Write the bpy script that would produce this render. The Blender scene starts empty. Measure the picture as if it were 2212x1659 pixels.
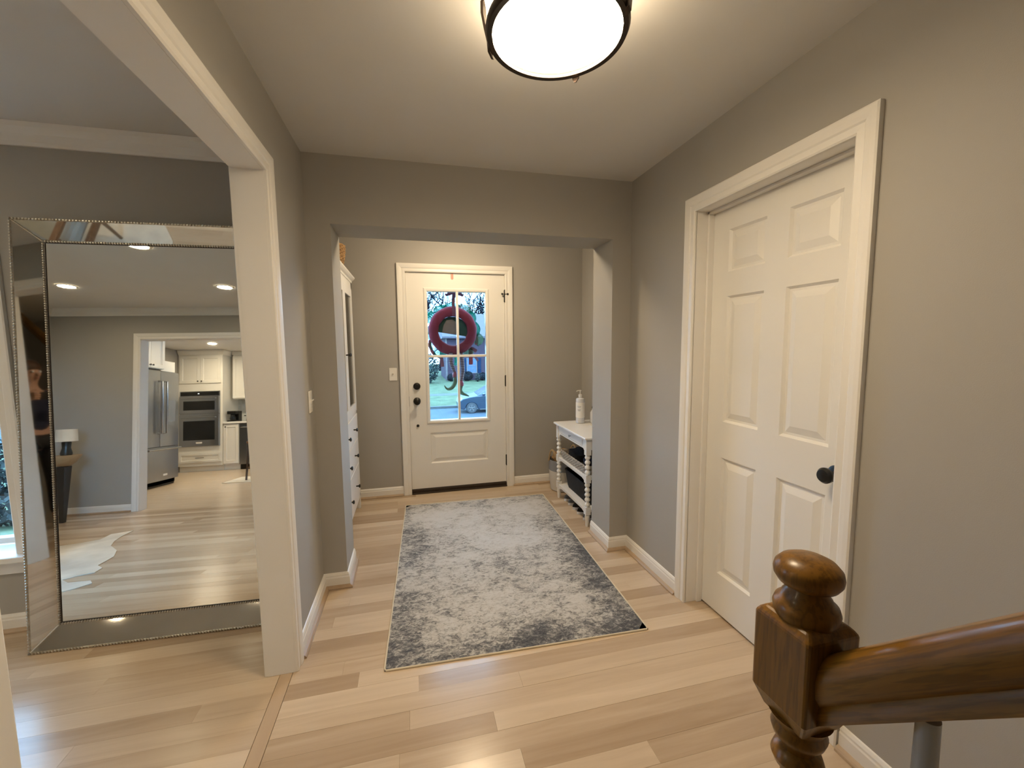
import bpy, bmesh, math, random
from mathutils import Vector, Matrix
from math import sin, cos, pi, radians as RD
random.seed(11)
scene = bpy.context.scene
COL = scene.collection

# ------------------------------------------------------------------ camera
F_PX, IMW = 896.0, 2212.0
yaw, pitch, roll = 0.23782, 0.09494, 0.010237
CAM = Vector((0, 0, 1.40))
f0 = Vector((sin(yaw)*cos(pitch), cos(yaw)*cos(pitch), -sin(pitch)))
r0 = Vector((cos(yaw), -sin(yaw), 0)); d0 = f0.cross(r0)
rr = r0*cos(roll) + d0*sin(roll); dd = d0*cos(roll) - r0*sin(roll)
cd = bpy.data.cameras.new('camera'); cam = bpy.data.objects.new('camera', cd); COL.objects.link(cam)
mw = Matrix((rr, -dd, -f0)).transposed().to_4x4(); mw.translation = CAM
cam.matrix_world = mw
cd.sensor_width = 36.0; cd.lens = F_PX/IMW*36.0; cd.clip_start = 0.02; cd.clip_end = 500
scene.camera = cam

# ------------------------------------------------------------------ world, exposure
W_ = bpy.data.worlds.new('sky'); scene.world = W_; W_.use_nodes = True
bgn = W_.node_tree.nodes['Background']
bgn.inputs[0].default_value = (0.31, 0.63, 1.0, 1); bgn.inputs[1].default_value = 20.0
scene.view_settings.view_transform = 'Standard'
scene.view_settings.look = 'None'
scene.view_settings.exposure = 0.0
scene.view_settings.gamma = 1.0
scene.view_settings.use_curve_mapping = False
LAMP_COL = (1.0, 0.79, 0.52)
HALL_LAMP, HALL_SIDE, RECESSED, KITCHEN_L, ENTRY_L = 63.0, 11.5, 190.0, 620.0, 96.0

# ------------------------------------------------------------------ helpers
ORG = {}
class MB:
    def __init__(s): s.v = []; s.f = []
    def add(s, vs, fs):
        o = len(s.v); s.v += [Vector(p) for p in vs]; s.f += [tuple(i+o for i in q) for q in fs]; return s
    def box(s, x0, y0, z0, x1, y1, z1):
        return s.add([(x0,y0,z0),(x1,y0,z0),(x1,y1,z0),(x0,y1,z0),(x0,y0,z1),(x1,y0,z1),(x1,y1,z1),(x0,y1,z1)],
                     [(0,3,2,1),(4,5,6,7),(0,1,5,4),(1,2,6,5),(2,3,7,6),(3,0,4,7)])
    def prism(s, poly, T, d0, d1):
        n = len(poly)
        vs = [T(a, b, d0) for a, b in poly] + [T(a, b, d1) for a, b in poly]
        fs = [tuple(range(n))[::-1], tuple(range(n, 2*n))] + [(i, (i+1) % n, n+(i+1) % n, n+i) for i in range(n)]
        return s.add(vs, fs)
    def lathe(s, prof, c=(0,0,0), seg=24, T=None):
        c = Vector(c); T = T or (lambda x, y, z: Vector((x, y, z)))
        vs, fs = [], []
        for r, z in prof:
            for k in range(seg):
                a = 2*pi*k/seg; vs.append(c + Vector(T(max(r, 1e-5)*cos(a), max(r, 1e-5)*sin(a), z)))
        for i in range(len(prof)-1):
            for k in range(seg):
                k2 = (k+1) % seg; fs.append((i*seg+k, i*seg+k2, (i+1)*seg+k2, (i+1)*seg+k))
        m = len(prof)-1
        fs.append(tuple(range(seg))[::-1]); fs.append(tuple(m*seg+k for k in range(seg)))
        return s.add(vs, fs)
    def tube(s, pts, rad, seg=8, flat=1.0, up=None):
        pts = [Vector(p) for p in pts]; n = len(pts)
        rad = rad if isinstance(rad, (list, tuple)) else [rad]*n
        vs, fs = [], []; pu = up
        for i, p in enumerate(pts):
            t = (pts[min(i+1, n-1)] - pts[max(i-1, 0)]).normalized()
            u = Vector(pu) if pu is not None else (Vector((0,0,1)) if abs(t.z) < .9 else Vector((1,0,0)))
            a = t.cross(u)
            if a.length < 1e-6: a = t.cross(Vector((0.3,1,0.2)))
            a.normalize(); b = a.cross(t).normalized(); pu = b
            for k in range(seg):
                q = 2*pi*k/seg; vs.append(p + (a*cos(q) + b*sin(q)*flat)*rad[i])
        for i in range(n-1):
            for k in range(seg):
                k2 = (k+1) % seg; fs.append((i*seg+k, i*seg+k2, (i+1)*seg+k2, (i+1)*seg+k))
        fs.append(tuple(range(seg))[::-1]); fs.append(tuple((n-1)*seg+k for k in range(seg)))
        return s.add(vs, fs)
    def loop_tube(s, pts, rad, seg=8, flat=1.0):
        pts = [Vector(p) for p in pts]; n = len(pts); vs, fs = [], []
        c = sum(pts, Vector())/n
        for i, p in enumerate(pts):
            t = (pts[(i+1) % n] - pts[i-1]).normalized(); a = (p-c); a -= t*a.dot(t); a.normalize(); b = a.cross(t)
            for k in range(seg):
                q = 2*pi*k/seg; vs.append(p + (a*cos(q) + b*sin(q)*flat)*rad)
        for i in range(n):
            i2 = (i+1) % n
            for k in range(seg):
                k2 = (k+1) % seg; fs.append((i*seg+k, i*seg+k2, i2*seg+k2, i2*seg+k))
        return s.add(vs, fs)
    def ball(s, c, r, seg=12, rings=8, sc=(1,1,1)):
        c = Vector(c); vs, fs = [], []
        vs.append(c + Vector((0,0,-r*sc[2])))
        for i in range(1, rings):
            a = -pi/2 + pi*i/rings
            for k in range(seg):
                q = 2*pi*k/seg; vs.append(c + Vector((r*cos(a)*cos(q)*sc[0], r*cos(a)*sin(q)*sc[1], r*sin(a)*sc[2])))
        vs.append(c + Vector((0,0,r*sc[2]))); top = len(vs)-1
        for k in range(seg):
            k2 = (k+1) % seg
            fs.append((0, 1+k2, 1+k)); fs.append((top, top-seg+k, top-seg+k2))
            for i in range(rings-2):
                fs.append((1+i*seg+k, 1+i*seg+k2, 1+(i+1)*seg+k2, 1+(i+1)*seg+k))
        return s.add(vs, fs)
    def rings(s, loops, close=True, caps=True):
        n = len(loops[0]); vs = [p for l in loops for p in l]; fs = []
        for i in range(len(loops)-1):
            for k in range(n if close else n-1):
                k2 = (k+1) % n; fs.append((i*n+k, i*n+k2, (i+1)*n+k2, (i+1)*n+k))
        if caps: fs.append(tuple(range(n))[::-1]); fs.append(tuple((len(loops)-1)*n+k for k in range(n)))
        return s.add(vs, fs)
    def rot(s, c, axis, ang):
        M_ = Matrix.Rotation(ang, 3, axis); c = Vector(c); s.v = [c + M_ @ (p-c) for p in s.v]; return s

def mesh_of(name, mb, org, smooth, recalc=True):
    me = bpy.data.meshes.new(name)
    me.from_pydata([tuple(p-org) for p in mb.v], [], mb.f)
    if recalc:
        bm = bmesh.new(); bm.from_mesh(me); bmesh.ops.recalc_face_normals(bm, faces=bm.faces); bm.to_mesh(me); bm.free()
    if smooth:
        for p in me.polygons: p.use_smooth = True
    return me
def smooth_angle(o, ang=40):
    me = o.data
    bm = bmesh.new(); bm.from_mesh(me)
    for e in bm.edges:
        e.smooth = not (len(e.link_faces) == 2 and e.calc_face_angle(0) > RD(ang))
    bm.to_mesh(me); bm.free()
def build(name, mb, mat, parent=None, smooth=False, bevel=0, org=None, kind=None, label=None, subsurf=0, recalc=True):
    if parent is not None: o_ = ORG[parent]
    elif org is not None: o_ = Vector(org)
    else:
        xs = [p.x for p in mb.v]; ys = [p.y for p in mb.v]; zs = [p.z for p in mb.v]
        o_ = Vector(((min(xs)+max(xs))/2, (min(ys)+max(ys))/2, min(zs)))
    loc = o_
    if parent is not None and org is not None: loc = Vector(org)
    me = mesh_of(name, mb, loc, smooth, recalc)
    o = bpy.data.objects.new(name, me); COL.objects.link(o)
    me.materials.append(mat)
    if parent is not None: o.parent = parent; o.location = loc - o_
    else: o.location = loc
    ORG[o] = loc
    if smooth: smooth_angle(o)
    if bevel:
        b = o.modifiers.new('bevel', 'BEVEL'); b.width = bevel; b.segments = 2; b.limit_method = 'ANGLE'; b.angle_limit = RD(40); b.harden_normals = False
    if subsurf:
        q = o.modifiers.new('sub', 'SUBSURF'); q.levels = subsurf; q.render_levels = subsurf
    if kind: o['kind'] = kind
    if label: o['label'] = label
    return o
def tag(o, label, cat, group=None, kind=None):
    o['label'] = label; o['category'] = cat
    if group: o['group'] = group
    if kind: o['kind'] = kind
    return o
def thing(name, label, cat, loc, group=None, kind=None):
    o = bpy.data.objects.new(name, None); COL.objects.link(o); o.location = loc; o.empty_display_size = .05
    ORG[o] = Vector(loc); return tag(o, label, cat, group, kind)
def solo(name, mb, mat, label, cat, group=None, kind=None, **k):
    return tag(build(name, mb, mat, **k), label, cat, group, kind)
def struct(name, mb, mat, label, cat, **k):
    return tag(build(name, mb, mat, **k), label, cat, None, 'structure')
def copy_tree(o, delta, parent=None, label=None):
    c = o.copy(); COL.objects.link(c)
    if parent is None: c.location = o.location + Vector(delta); ORG[c] = ORG[o] + Vector(delta)
    else: c.parent = parent; ORG[c] = ORG[o] + Vector(delta)
    if label: c['label'] = label
    for ch in list(o.children): copy_tree(ch, delta, c)
    return c

# ------------------------------------------------------------------ materials
def new_mat(name):
    m = bpy.data.materials.new(name); m.use_nodes = True
    nt = m.node_tree; return m, nt, nt.nodes['Principled BSDF']
def N(nt, t, **k):
    n = nt.nodes.new(t)
    for a, b in k.items(): setattr(n, a, b)
    return n
def pm(name, col, rough=.5, metal=0.0, var=.06, scale=6.0, bump=0.0, bscale=200.0, spec=None, coat=0, sheen=0, trans=0):
    m, nt, b = new_mat(name); L = nt.links
    tc = N(nt, 'ShaderNodeTexCoord'); nz = N(nt, 'ShaderNodeTexNoise')
    nz.inputs['Scale'].default_value = scale; nz.inputs['Detail'].default_value = 4
    L.new(tc.outputs['Object'], nz.inputs['Vector'])
    rp = N(nt, 'ShaderNodeValToRGB'); e = rp.color_ramp.elements
    e[0].position = .3; e[1].position = .7
    e[0].color = tuple(max(0, c*(1-var)) for c in col) + (1,); e[1].color = tuple(min(1, c*(1+var)) for c in col) + (1,)
    L.new(nz.outputs['Fac'], rp.inputs['Fac']); L.new(rp.outputs['Color'], b.inputs['Base Color'])
    b.inputs['Roughness'].default_value = rough; b.inputs['Metallic'].default_value = metal
    if spec is not None: b.inputs['Specular IOR Level'].default_value = spec
    if coat: b.inputs['Coat Weight'].default_value = coat; b.inputs['Coat Roughness'].default_value = .12
    if sheen: b.inputs['Sheen Weight'].default_value = sheen
    if trans: b.inputs['Transmission Weight'].default_value = trans
    if bump:
        n2 = N(nt, 'ShaderNodeTexNoise'); n2.inputs['Scale'].default_value = bscale; n2.inputs['Detail'].default_value = 2
        L.new(tc.outputs['Object'], n2.inputs['Vector'])
        bp = N(nt, 'ShaderNodeBump'); bp.inputs['Strength'].default_value = bump; bp.inputs['Distance'].default_value = .002
        L.new(n2.outputs['Fac'], bp.inputs['Height']); L.new(bp.outputs['Normal'], b.inputs['Normal'])
    return m
def emit(name, col, st):
    m, nt, b = new_mat(name)
    b.inputs['Base Color'].default_value = (.8, .78, .72, 1)
    b.inputs['Emission Color'].default_value = tuple(col) + (1,); b.inputs['Emission Strength'].default_value = st
    return m
def wood(name, dark, light, axis='X', rough=.35, tone=0.5, gscale=1.0, coat=0, rot=None, pore=0.0):
    """grain runs along axis (object space); every object gets its own tone and grain"""
    m, nt, b = new_mat(name); L = nt.links
    tc = N(nt, 'ShaderNodeTexCoord'); oi = N(nt, 'ShaderNodeObjectInfo')
    ml = N(nt, 'ShaderNodeMath', operation='MULTIPLY'); ml.inputs[1].default_value = 57.0
    L.new(oi.outputs['Random'], ml.inputs[0])
    ad = N(nt, 'ShaderNodeVectorMath', operation='ADD')
    mp = N(nt, 'ShaderNodeMapping')
    if rot: mp.inputs['Rotation'].default_value = rot
    sc = {'X': (1.6, 22, 22), 'Y': (22, 1.6, 22), 'Z': (22, 22, 1.6)}[axis]
    m2 = N(nt, 'ShaderNodeMapping'); m2.inputs['Scale'].default_value = tuple(s*gscale for s in sc)
    L.new(tc.outputs['Object'], mp.inputs['Vector']); L.new(mp.outputs['Vector'], ad.inputs[0]); L.new(ml.outputs[0], ad.inputs[1])
    L.new(ad.outputs[0], m2.inputs['Vector'])
    nz = N(nt, 'ShaderNodeTexNoise'); nz.inputs['Scale'].default_value = 1.0; nz.inputs['Detail'].default_value = 6; nz.inputs['Roughness'].default_value = .6
    nz.inputs['Distortion'].default_value = .6
    L.new(m2.outputs['Vector'], nz.inputs['Vector'])
    # tone = random*tone + grain*(1-tone)
    a1 = N(nt, 'ShaderNodeMath', operation='MULTIPLY'); a1.inputs[1].default_value = tone; L.new(oi.outputs['Random'], a1.inputs[0])
    a2 = N(nt, 'ShaderNodeMath', operation='MULTIPLY_ADD'); a2.inputs[1].default_value = (1-tone)*1.0
    L.new(nz.outputs['Fac'], a2.inputs[0]); L.new(a1.outputs[0], a2.inputs[2])
    rp = N(nt, 'ShaderNodeValToRGB'); e = rp.color_ramp.elements
    e[0].position = .2; e[1].position = .8; e[0].color = tuple(dark)+(1,); e[1].color = tuple(light)+(1,)
    L.new(a2.outputs[0], rp.inputs['Fac'])
    out = rp.outputs['Color']
    if pore:
        n3 = N(nt, 'ShaderNodeTexNoise'); n3.inputs['Scale'].default_value = 4.0; n3.inputs['Detail'].default_value = 3; L.new(m2.outputs['Vector'], n3.inputs['Vector'])
        r3 = N(nt, 'ShaderNodeValToRGB'); r3.color_ramp.elements[0].position = .40; r3.color_ramp.elements[1].position = .50
        r3.color_ramp.elements[0].color = (1-pore,)*3+(1,); L.new(n3.outputs['Fac'], r3.inputs['Fac'])
        mx = N(nt, 'ShaderNodeMix', data_type='RGBA', blend_type='MULTIPLY'); mx.inputs[0].default_value = 1
        L.new(out, mx.inputs[6]); L.new(r3.outputs['Color'], mx.inputs[7]); out = mx.outputs[2]
    L.new(out, b.inputs['Base Color'])
    b.inputs['Roughness'].default_value = rough
    if coat: b.inputs['Coat Weight'].default_value = coat; b.inputs['Coat Roughness'].default_value = .1
    bp = N(nt, 'ShaderNodeBump'); bp.inputs['Strength'].default_value = .06; bp.inputs['Distance'].default_value = .002
    L.new(nz.outputs['Fac'], bp.inputs['Height']); L.new(bp.outputs['Normal'], b.inputs['Normal'])
    return m
def glassmat(name, tint=(1, 1, 1), refl=.5):
    m = bpy.data.materials.new(name); m.use_nodes = True; nt = m.node_tree; nt.nodes.clear(); L = nt.links
    o = N(nt, 'ShaderNodeOutputMaterial'); mx = N(nt, 'ShaderNodeMixShader'); tr = N(nt, 'ShaderNodeBsdfTransparent'); gl = N(nt, 'ShaderNodeBsdfGlossy')
    tr.inputs['Color'].default_value = tuple(tint)+(1,); gl.inputs['Roughness'].default_value = .02
    fr = N(nt, 'ShaderNodeFresnel'); fr.inputs['IOR'].default_value = 1.45
    ml = N(nt, 'ShaderNodeMath', operation='MULTIPLY'); ml.inputs[1].default_value = refl; L.new(fr.outputs[0], ml.inputs[0])
    L.new(ml.outputs[0], mx.inputs[0]); L.new(tr.outputs[0], mx.inputs[1]); L.new(gl.outputs[0], mx.inputs[2]); L.new(mx.outputs[0], o.inputs['Surface'])
    return m

wall_m = pm('wall_paint', (.39, .37, .335), .75, var=.015, scale=3, bump=.12, bscale=350)
ceil_m = pm('ceiling_paint', (.70, .68, .645), .9, var=.015, scale=3, bump=.1, bscale=300)
trim_m = pm('trim_paint', (.80, .775, .73), .38, var=.012, scale=4)
door_m = pm('door_paint', (.80, .78, .735), .42, var=.012, scale=4)
plank_m = wood('oak_floor', (.40, .285, .185), (.68, .545, .40), 'X', .21, tone=.5)
plank_y = wood('oak_floor_y', (.46, .33, .22), (.64, .50, .35), 'Y', .30, tone=.4)
shoe_m = wood('shoe_oak', (.36, .25, .16), (.50, .37, .25), 'Y', .4, tone=.3)
oak_z = wood('stained_oak_post', (.095, .043, .006), (.29, .135, .016), 'Z', .34, tone=.12, gscale=2.2, coat=.10, pore=.28)
oak_z.node_tree.nodes['Principled BSDF'].inputs['Specular IOR Level'].default_value = .35
oak_rail = wood('stained_oak_rail', (.100, .045, .006), (.33, .155, .018), 'Y', .32, tone=.12, gscale=2.2, coat=.2, rot=(RD(45.5), 0, 0), pore=.32)
black_m = pm('black_metal', (.012, .011, .010), .38, metal=.3, var=.1)
bronze_m = pm('bronze_metal', (.035, .024, .018), .42, metal=.7, var=.15)
mirror_m = pm('mirror_silver', (.86, .865, .84), .012, metal=1, var=.0)
mirror_tint = pm('antique_mirror', (.62, .60, .54), .03, metal=1, var=.04, scale=9)
bead_m = pm('pewter_beads', (.55, .52, .46), .32, metal=.9, var=.2, scale=30)
dark_m = pm('dark_backing', (.02, .018, .017), .6)
glass_m = glassmat('window_glass', (.97, .985, 1.0), .55)
cab_glass = glassmat('cabinet_glass', (.72, .74, .74), .9)
white_m = pm('white_furniture', (.80, .79, .77), .35, var=.01)
cream_m = pm('cream_fabric', (.72, .66, .55), .9, var=.05, bump=.3, bscale=500)
plastic_m = pm('white_plastic', (.82, .80, .76), .3, var=.01)
steel_m = pm('stainless_steel', (.40, .42, .45), .28, metal=1, var=.04, scale=3)
blackglass_m = pm('black_glass', (.008, .009, .010), .06, var=.05)
tile_m = pm('backsplash_tile', (.55, .56, .55), .2, var=.06, scale=20)
counter_m = pm('quartz_counter', (.78, .77, .74), .2, var=.04, scale=12)
lamp_m = emit('hall_lamp_glass', LAMP_COL, HALL_LAMP)
lamp_side = emit('hall_lamp_side_glass', LAMP_COL, HALL_SIDE)
recess_m = emit('recessed_diffuser', (1.0, .82, .56), RECESSED)
kitchen_m = emit('kitchen_diffuser', (1.0, .84, .60), KITCHEN_L)
entry_m = emit('entry_lamp_glass', LAMP_COL, ENTRY_L)

I3 = lambda x, y, z: Vector((x, y, z))
def frame_mb(T, u0, u1, v0, v1, prof, mb=None, closed=False):
    """moulding around an opening: prof = (offset outward, depth) points; three sides, or four when closed"""
    mb = mb or MB(); n = len(prof)
    loops = []
    for o, d in prof:
        if closed: loops.append([T(u0-o, v0-o, d), T(u0-o, v1+o, d), T(u1+o, v1+o, d), T(u1+o, v0-o, d)])
        else: loops.append([T(u0-o, v0, d), T(u0-o, v1+o, d), T(u1+o, v1+o, d), T(u1+o, v0, d)])
    vs = [p for l in loops for p in l]; fs = []
    m = 4 if closed else 3
    for i in range(n):
        j = (i+1) % n
        for k in range(m):
            k2 = (k+1) % 4; fs.append((i*4+k, i*4+k2, j*4+k2, j*4+k))
    if not closed:
        fs.append(tuple(i*4 for i in range(n))); fs.append(tuple(i*4+3 for i in range(n))[::-1])
    return mb.add(vs, fs)
CASE = [(0, 0), (0, .011), (.006, .015), (.028, .013), (.034, .017), (.050, .020), (.066, .021), (.072, .018), (.072, 0)]
def sweep_mb(path, prof, mb=None):
    """horizontal sweep along an XY path; profile (distance to the right of travel, z)"""
    mb = mb or MB(); P = [Vector((x, y)) for x, y in path]; n = len(P); loops = []
    for i in range(n):
        ds = []
        if i > 0: ds.append((P[i]-P[i-1]).normalized())
        if i < n-1: ds.append((P[i+1]-P[i]).normalized())
        ns = [Vector((d.y, -d.x)) for d in ds]
        nn = ns[0] if len(ns) == 1 else (ns[0]+ns[1]) / (1+ns[0].dot(ns[1]))
        loops.append([Vector((P[i].x+nn.x*a, P[i].y+nn.y*a, z)) for a, z in prof])
    return mb.rings(loops)
BASE = [(0, .001), (.013, .001), (.013, .062), (.010, .068), (.010, .076), (.005, .086), (0, .089)]
SHOE = [(.013, .001), (.030, .001), (.029, .008), (.024, .014), (.013, .019)]
def baseboard(name, path, label):
    b = struct(name, sweep_mb(path, BASE), trim_m, label, 'baseboard')
    build('shoe_molding', sweep_mb(path, SHOE), shoe_m, b, label='tan wooden quarter round strip')
    return b
def panel_mb(T, u0, u1, v0, v1, deep=.010, mb=None):
    """sunken raised panel filling a rectangular hole"""
    mb = mb or MB()
    st = [(0, 0), (.010, -deep), (.020, -deep), (.048, -.002), (.050, -.002)]
    loops = [[T(u0+o, v0+o, d), T(u1-o, v0+o, d), T(u1-o, v1-o, d), T(u0+o, v1-o, d)] for o, d in st]
    mb.rings(loops, caps=False); k = len(mb.v); mb.f.append((k-4, k-3, k-2, k-1)); return mb
def holed_mb(T, u0, u1, v0, v1, holes, d0, d1, through=()):
    """slab with rectangular holes in the front (and through the back where listed)"""
    mb = MB()
    us = sorted({u0, u1} | {h[0] for h in holes} | {h[1] for h in holes}); vs = sorted({v0, v1} | {h[2] for h in holes} | {h[3] for h in holes})
    inh = lambda a, b, hs: any(h[0] < a < h[1] and h[2] < b < h[3] for h in hs)
    for i in range(len(us)-1):
        for j in range(len(vs)-1):
            cu, cv = (us[i]+us[i+1])/2, (vs[j]+vs[j+1])/2
            q = [(us[i], vs[j]), (us[i+1], vs[j]), (us[i+1], vs[j+1]), (us[i], vs[j+1])]
            if not inh(cu, cv, holes): mb.add([T(a, b, d1) for a, b in q], [(0, 1, 2, 3)])
            if not inh(cu, cv, [holes[k] for k in through]): mb.add([T(a, b, d0) for a, b in q], [(3, 2, 1, 0)])
    for a, b in (((u0, v0), (u1, v0)), ((u1, v0), (u1, v1)), ((u1, v1), (u0, v1)), ((u0, v1), (u0, v0))):
        mb.add([T(a[0], a[1], d0), T(b[0], b[1], d0), T(b[0], b[1], d1), T(a[0], a[1], d1)], [(0, 1, 2, 3)])
    for k in through:
        h = holes[k]; c = [(h[0], h[2]), (h[1], h[2]), (h[1], h[3]), (h[0], h[3])]
        for i in range(4):
            a, b = c[i], c[(i+1) % 4]; mb.add([T(*a, d0), T(*b, d0), T(*b, d1), T(*a, d1)], [(0, 3, 2, 1)])
    return mb

# ================================================================== SETTING
HX0, HX1, CEIL = -.53, 1.40, 2.42
LX0, LB, LF = -4.45, -.90, 2.49          # living room: left wall, back wall, front wall
KX0, KX1, KB, KC = -5.35, -.90, -5.32, 2.50   # kitchen
EY, EX0, EX1 = 3.92, -.86, 1.68           # entry nook
OP0, OP1, OPH = .640, 1.845, 2.08         # wide opening to the living room
def wallbox(name, boxes, label, m=wall_m):
    mb = MB()
    for b in boxes: mb.box(*b)
    return struct(name, mb, m, label, 'wall')
wallbox('wall_right', [(HX1, -2.6, 0, 1.52, 1.075, CEIL), (HX1, 1.852, 0, 1.52, 2.48, CEIL), (HX1, 1.075, 2.052, 1.52, 1.852, CEIL)], 'greige painted hall wall around the six panel door')
wallbox('wall_left', [(-.635, OP1, 0, HX0, 2.48, CEIL), (-.635, OP0, OPH, HX0, OP1, CEIL), (-.635, -2.6, 0, HX0, OP0, CEIL)], 'greige hall wall with the wide cased opening to the living room')
wallbox('wall_front', [(-.635, 2.48, 0, -.402, 2.765, CEIL), (1.27, 2.48, 0, 1.80, 2.765, CEIL), (-.402, 2.48, 2.06, 1.27, 2.765, CEIL)], 'greige wall framing the square opening to the entry nook')
wallbox('wall_closet', [(1.52, .90, 0, 2.20, 1.0, CEIL), (1.52, 1.95, 0, 2.20, 2.05, CEIL), (2.10, 1.0, 0, 2.20, 1.95, CEIL), (1.52, 1.0, 2.20, 2.10, 1.95, CEIL), (1.56, 1.0, -.12, 2.10, 1.95, -.002)], 'closet walls behind the six panel door')
wallbox('wall_hall_back', [(-.635, -2.72, 0, 1.52, -2.6, CEIL)], 'greige wall at the back end of the hall')
wallbox('wall_entry_left', [(-.98, 2.765, 0, EX0, EY, CEIL), (-.98, 2.60, 0, -.635, 2.765, CEIL)], 'greige side wall of entry nook behind the white hutch')
wallbox('wall_entry_right', [(EX1, 2.765, 0, 1.80, EY, CEIL)], 'greige side wall of entry nook behind the white console table')
wallbox('wall_entry', [(-.98, EY, 0, -.045, EY+.13, CEIL), (.902, EY, 0, 1.80, EY+.13, CEIL), (-.045, EY, 2.075, .902, EY+.13, CEIL)], 'greige wall around the white front door')
WX0, WX1, WZ0, WZ1 = -2.75, -1.92, .40, 2.05
wallbox('wall_living_front', [(LX0-.12, LF, 0, WX0, 2.765, CEIL), (WX1, LF, 0, -.635, 2.765, CEIL), (WX0, LF, 0, WX1, 2.765, WZ0-.015), (WX0, LF, WZ1, WX1, 2.765, CEIL)], 'greige living room wall the big mirror leans on')
wallbox('wall_living_left', [(LX0-.12, LB, 0, LX0, LF, CEIL)], 'greige side wall of living room')
KO0, KO1, KOH = -3.49, -1.95, 2.045
wallbox('wall_living_back', [(KX0, LB-.12, 0, KO0, LB, KC), (KO1, LB-.12, 0, -.635, LB, KC), (KO0, LB-.12, KOH, KO1, LB, KC)], 'greige living room wall with cased opening to the kitchen, seen in the mirror')
KW = (-3.5, -2.85, 1.05, 2.05)
wallbox('wall_kitchen_right', [(KX1, KB, 0, KX1+.12, KW[0], KC), (KX1, KW[1], 0, KX1+.12, LB-.12, KC), (KX1, KW[0], 0, KX1+.12, KW[1], KW[2]), (KX1, KW[0], KW[3], KX1+.12, KW[1], KC)], 'pale kitchen wall with a window')
wallbox('wall_kitchen_left', [(KX0-.12, KB, 0, KX0, LB, KC)], 'pale kitchen wall behind the refrigerator')
wallbox('wall_kitchen_back', [(KX0-.12, KB-.12, 0, KX1+.12, KB, KC)], 'pale kitchen wall behind ovens and counter')
for nm, bx, lb in (('ceiling', (-.635, -2.72, CEIL, 1.80, 4.05, CEIL+.1), 'white hall and entry ceiling'),
                   ('ceiling_living', (LX0-.12, LB, CEIL, -.635, 2.765, CEIL+.1), 'white living room ceiling'),
                   ('ceiling_kitchen', (KX0-.12, KB-.12, KC, KX1+.12, LB, KC+.1), 'white kitchen ceiling')):
    struct(nm, MB().box(*bx), ceil_m, lb, 'ceiling')
struct('ceiling_nook', MB().box(-.98, 2.60, CEIL, -.635, 4.05, CEIL+.1), ceil_m, 'white ceiling strip over the hutch', 'ceiling')

# floors: slab plus one object per board
fl_h = struct('floor', MB().box(-.635, -.3, -.12, 1.56, 2.76, -.0135).box(-.98, 2.76, -.12, 1.80, 4.02, -.0135).box(-.635, -2.72, -.12, 1.56, -.3, 0), plank_m, 'light oak plank floor of the hall and entry', 'floor')
fl_l = struct('floor_living', MB().box(LX0-.12, LB-.12, -.12, -.635, 2.76, -.0135), plank_m, 'light oak plank floor of the living room', 'floor')
fl_k = struct('floor_kitchen', MB().box(KX0-.12, KB-.12, -.12, KX1+.12, LB-.12, -.0135), plank_m, 'light oak plank floor of the kitchen in the mirror', 'floor')
PW = .083
def plank_row(parent, y0, y1, xa, xb, lens, rnd, mb=None):
    x = xa - rnd.uniform(0, lens[1])
    while x < xb-.001:
        x2 = x + rnd.uniform(*lens); a, b = max(x, xa), min(x2, xb)
        if xb-b < .25: b = xb; x2 = xb
        if b-a > .04:
            m_ = mb or MB(); g = .00025
            m_.box(a+g, y0+g, -.0135, b-g, y1-g, rnd.uniform(-.0005, .0))
            if mb is None: build('plank', m_, plank_m, parent, org=((a+b)/2, (y0+y1)/2, 0), recalc=False)
        x = x2
rnd = random.Random(5)
y = -.3
while y < 4.0:
    y1 = y+PW
    if y1 < 2.72: plank_row(fl_h, y, y1, -.538, 1.53, (.9, 1.9), rnd)
    else: plank_row(fl_h, y, min(y1, 4.02), EX0, EX1, (.9, 1.9), rnd)
    y = y1
build('threshold_board', MB().box(-.588, -.3, -.0135, -.540, 2.48, 0), plank_y, fl_h, recalc=False)
y = LB
while y < 2.47:
    plank_row(fl_l, y, y+PW, LX0, -.590, (1.0, 2.2), rnd); y += PW
mbk = MB(); y = KB
while y < LB-.02:
    plank_row(None, y, min(y+PW, LB), KX0, KX1, (.8, 1.8), rnd, mbk); y += PW
build('planks', mbk, plank_m, fl_k, kind='stuff', recalc=False)

# baseboards with shoe moulding
baseboard('baseboard_left', [(HX0, 1.917), (HX0, 2.48), (-.402, 2.48), (-.402, 2.765)], 'white baseboard at the left of the hall')
baseboard('baseboard_right', [(1.27, 2.765), (1.27, 2.48), (HX1, 2.48), (HX1, 1.918)], 'white baseboard around the right pillar up to the six panel door')
baseboard('baseboard_stair', [(HX1, 1.006), (HX1, .46)], 'white baseboard on the right wall beyond the stair post')
baseboard('baseboard_entry_left', [(EX0, EY), (-.105, EY)], 'white baseboard between hutch and front door')
baseboard('baseboard_entry_right', [(.95, EY), (EX1, EY), (EX1, 2.765)], 'white baseboard right of the front door')
baseboard('baseboard_living', [(LX0, LF), (-.635, LF)], 'white baseboard behind the big mirror')
baseboard('baseboard_living_side', [(LX0, LB), (LX0, LF)], 'white baseboard on the living room side wall')
baseboard('baseboard_living_back', [(KO0-.075, LB), (LX0, LB)], 'white baseboard beside the kitchen opening, in the mirror')
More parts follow.
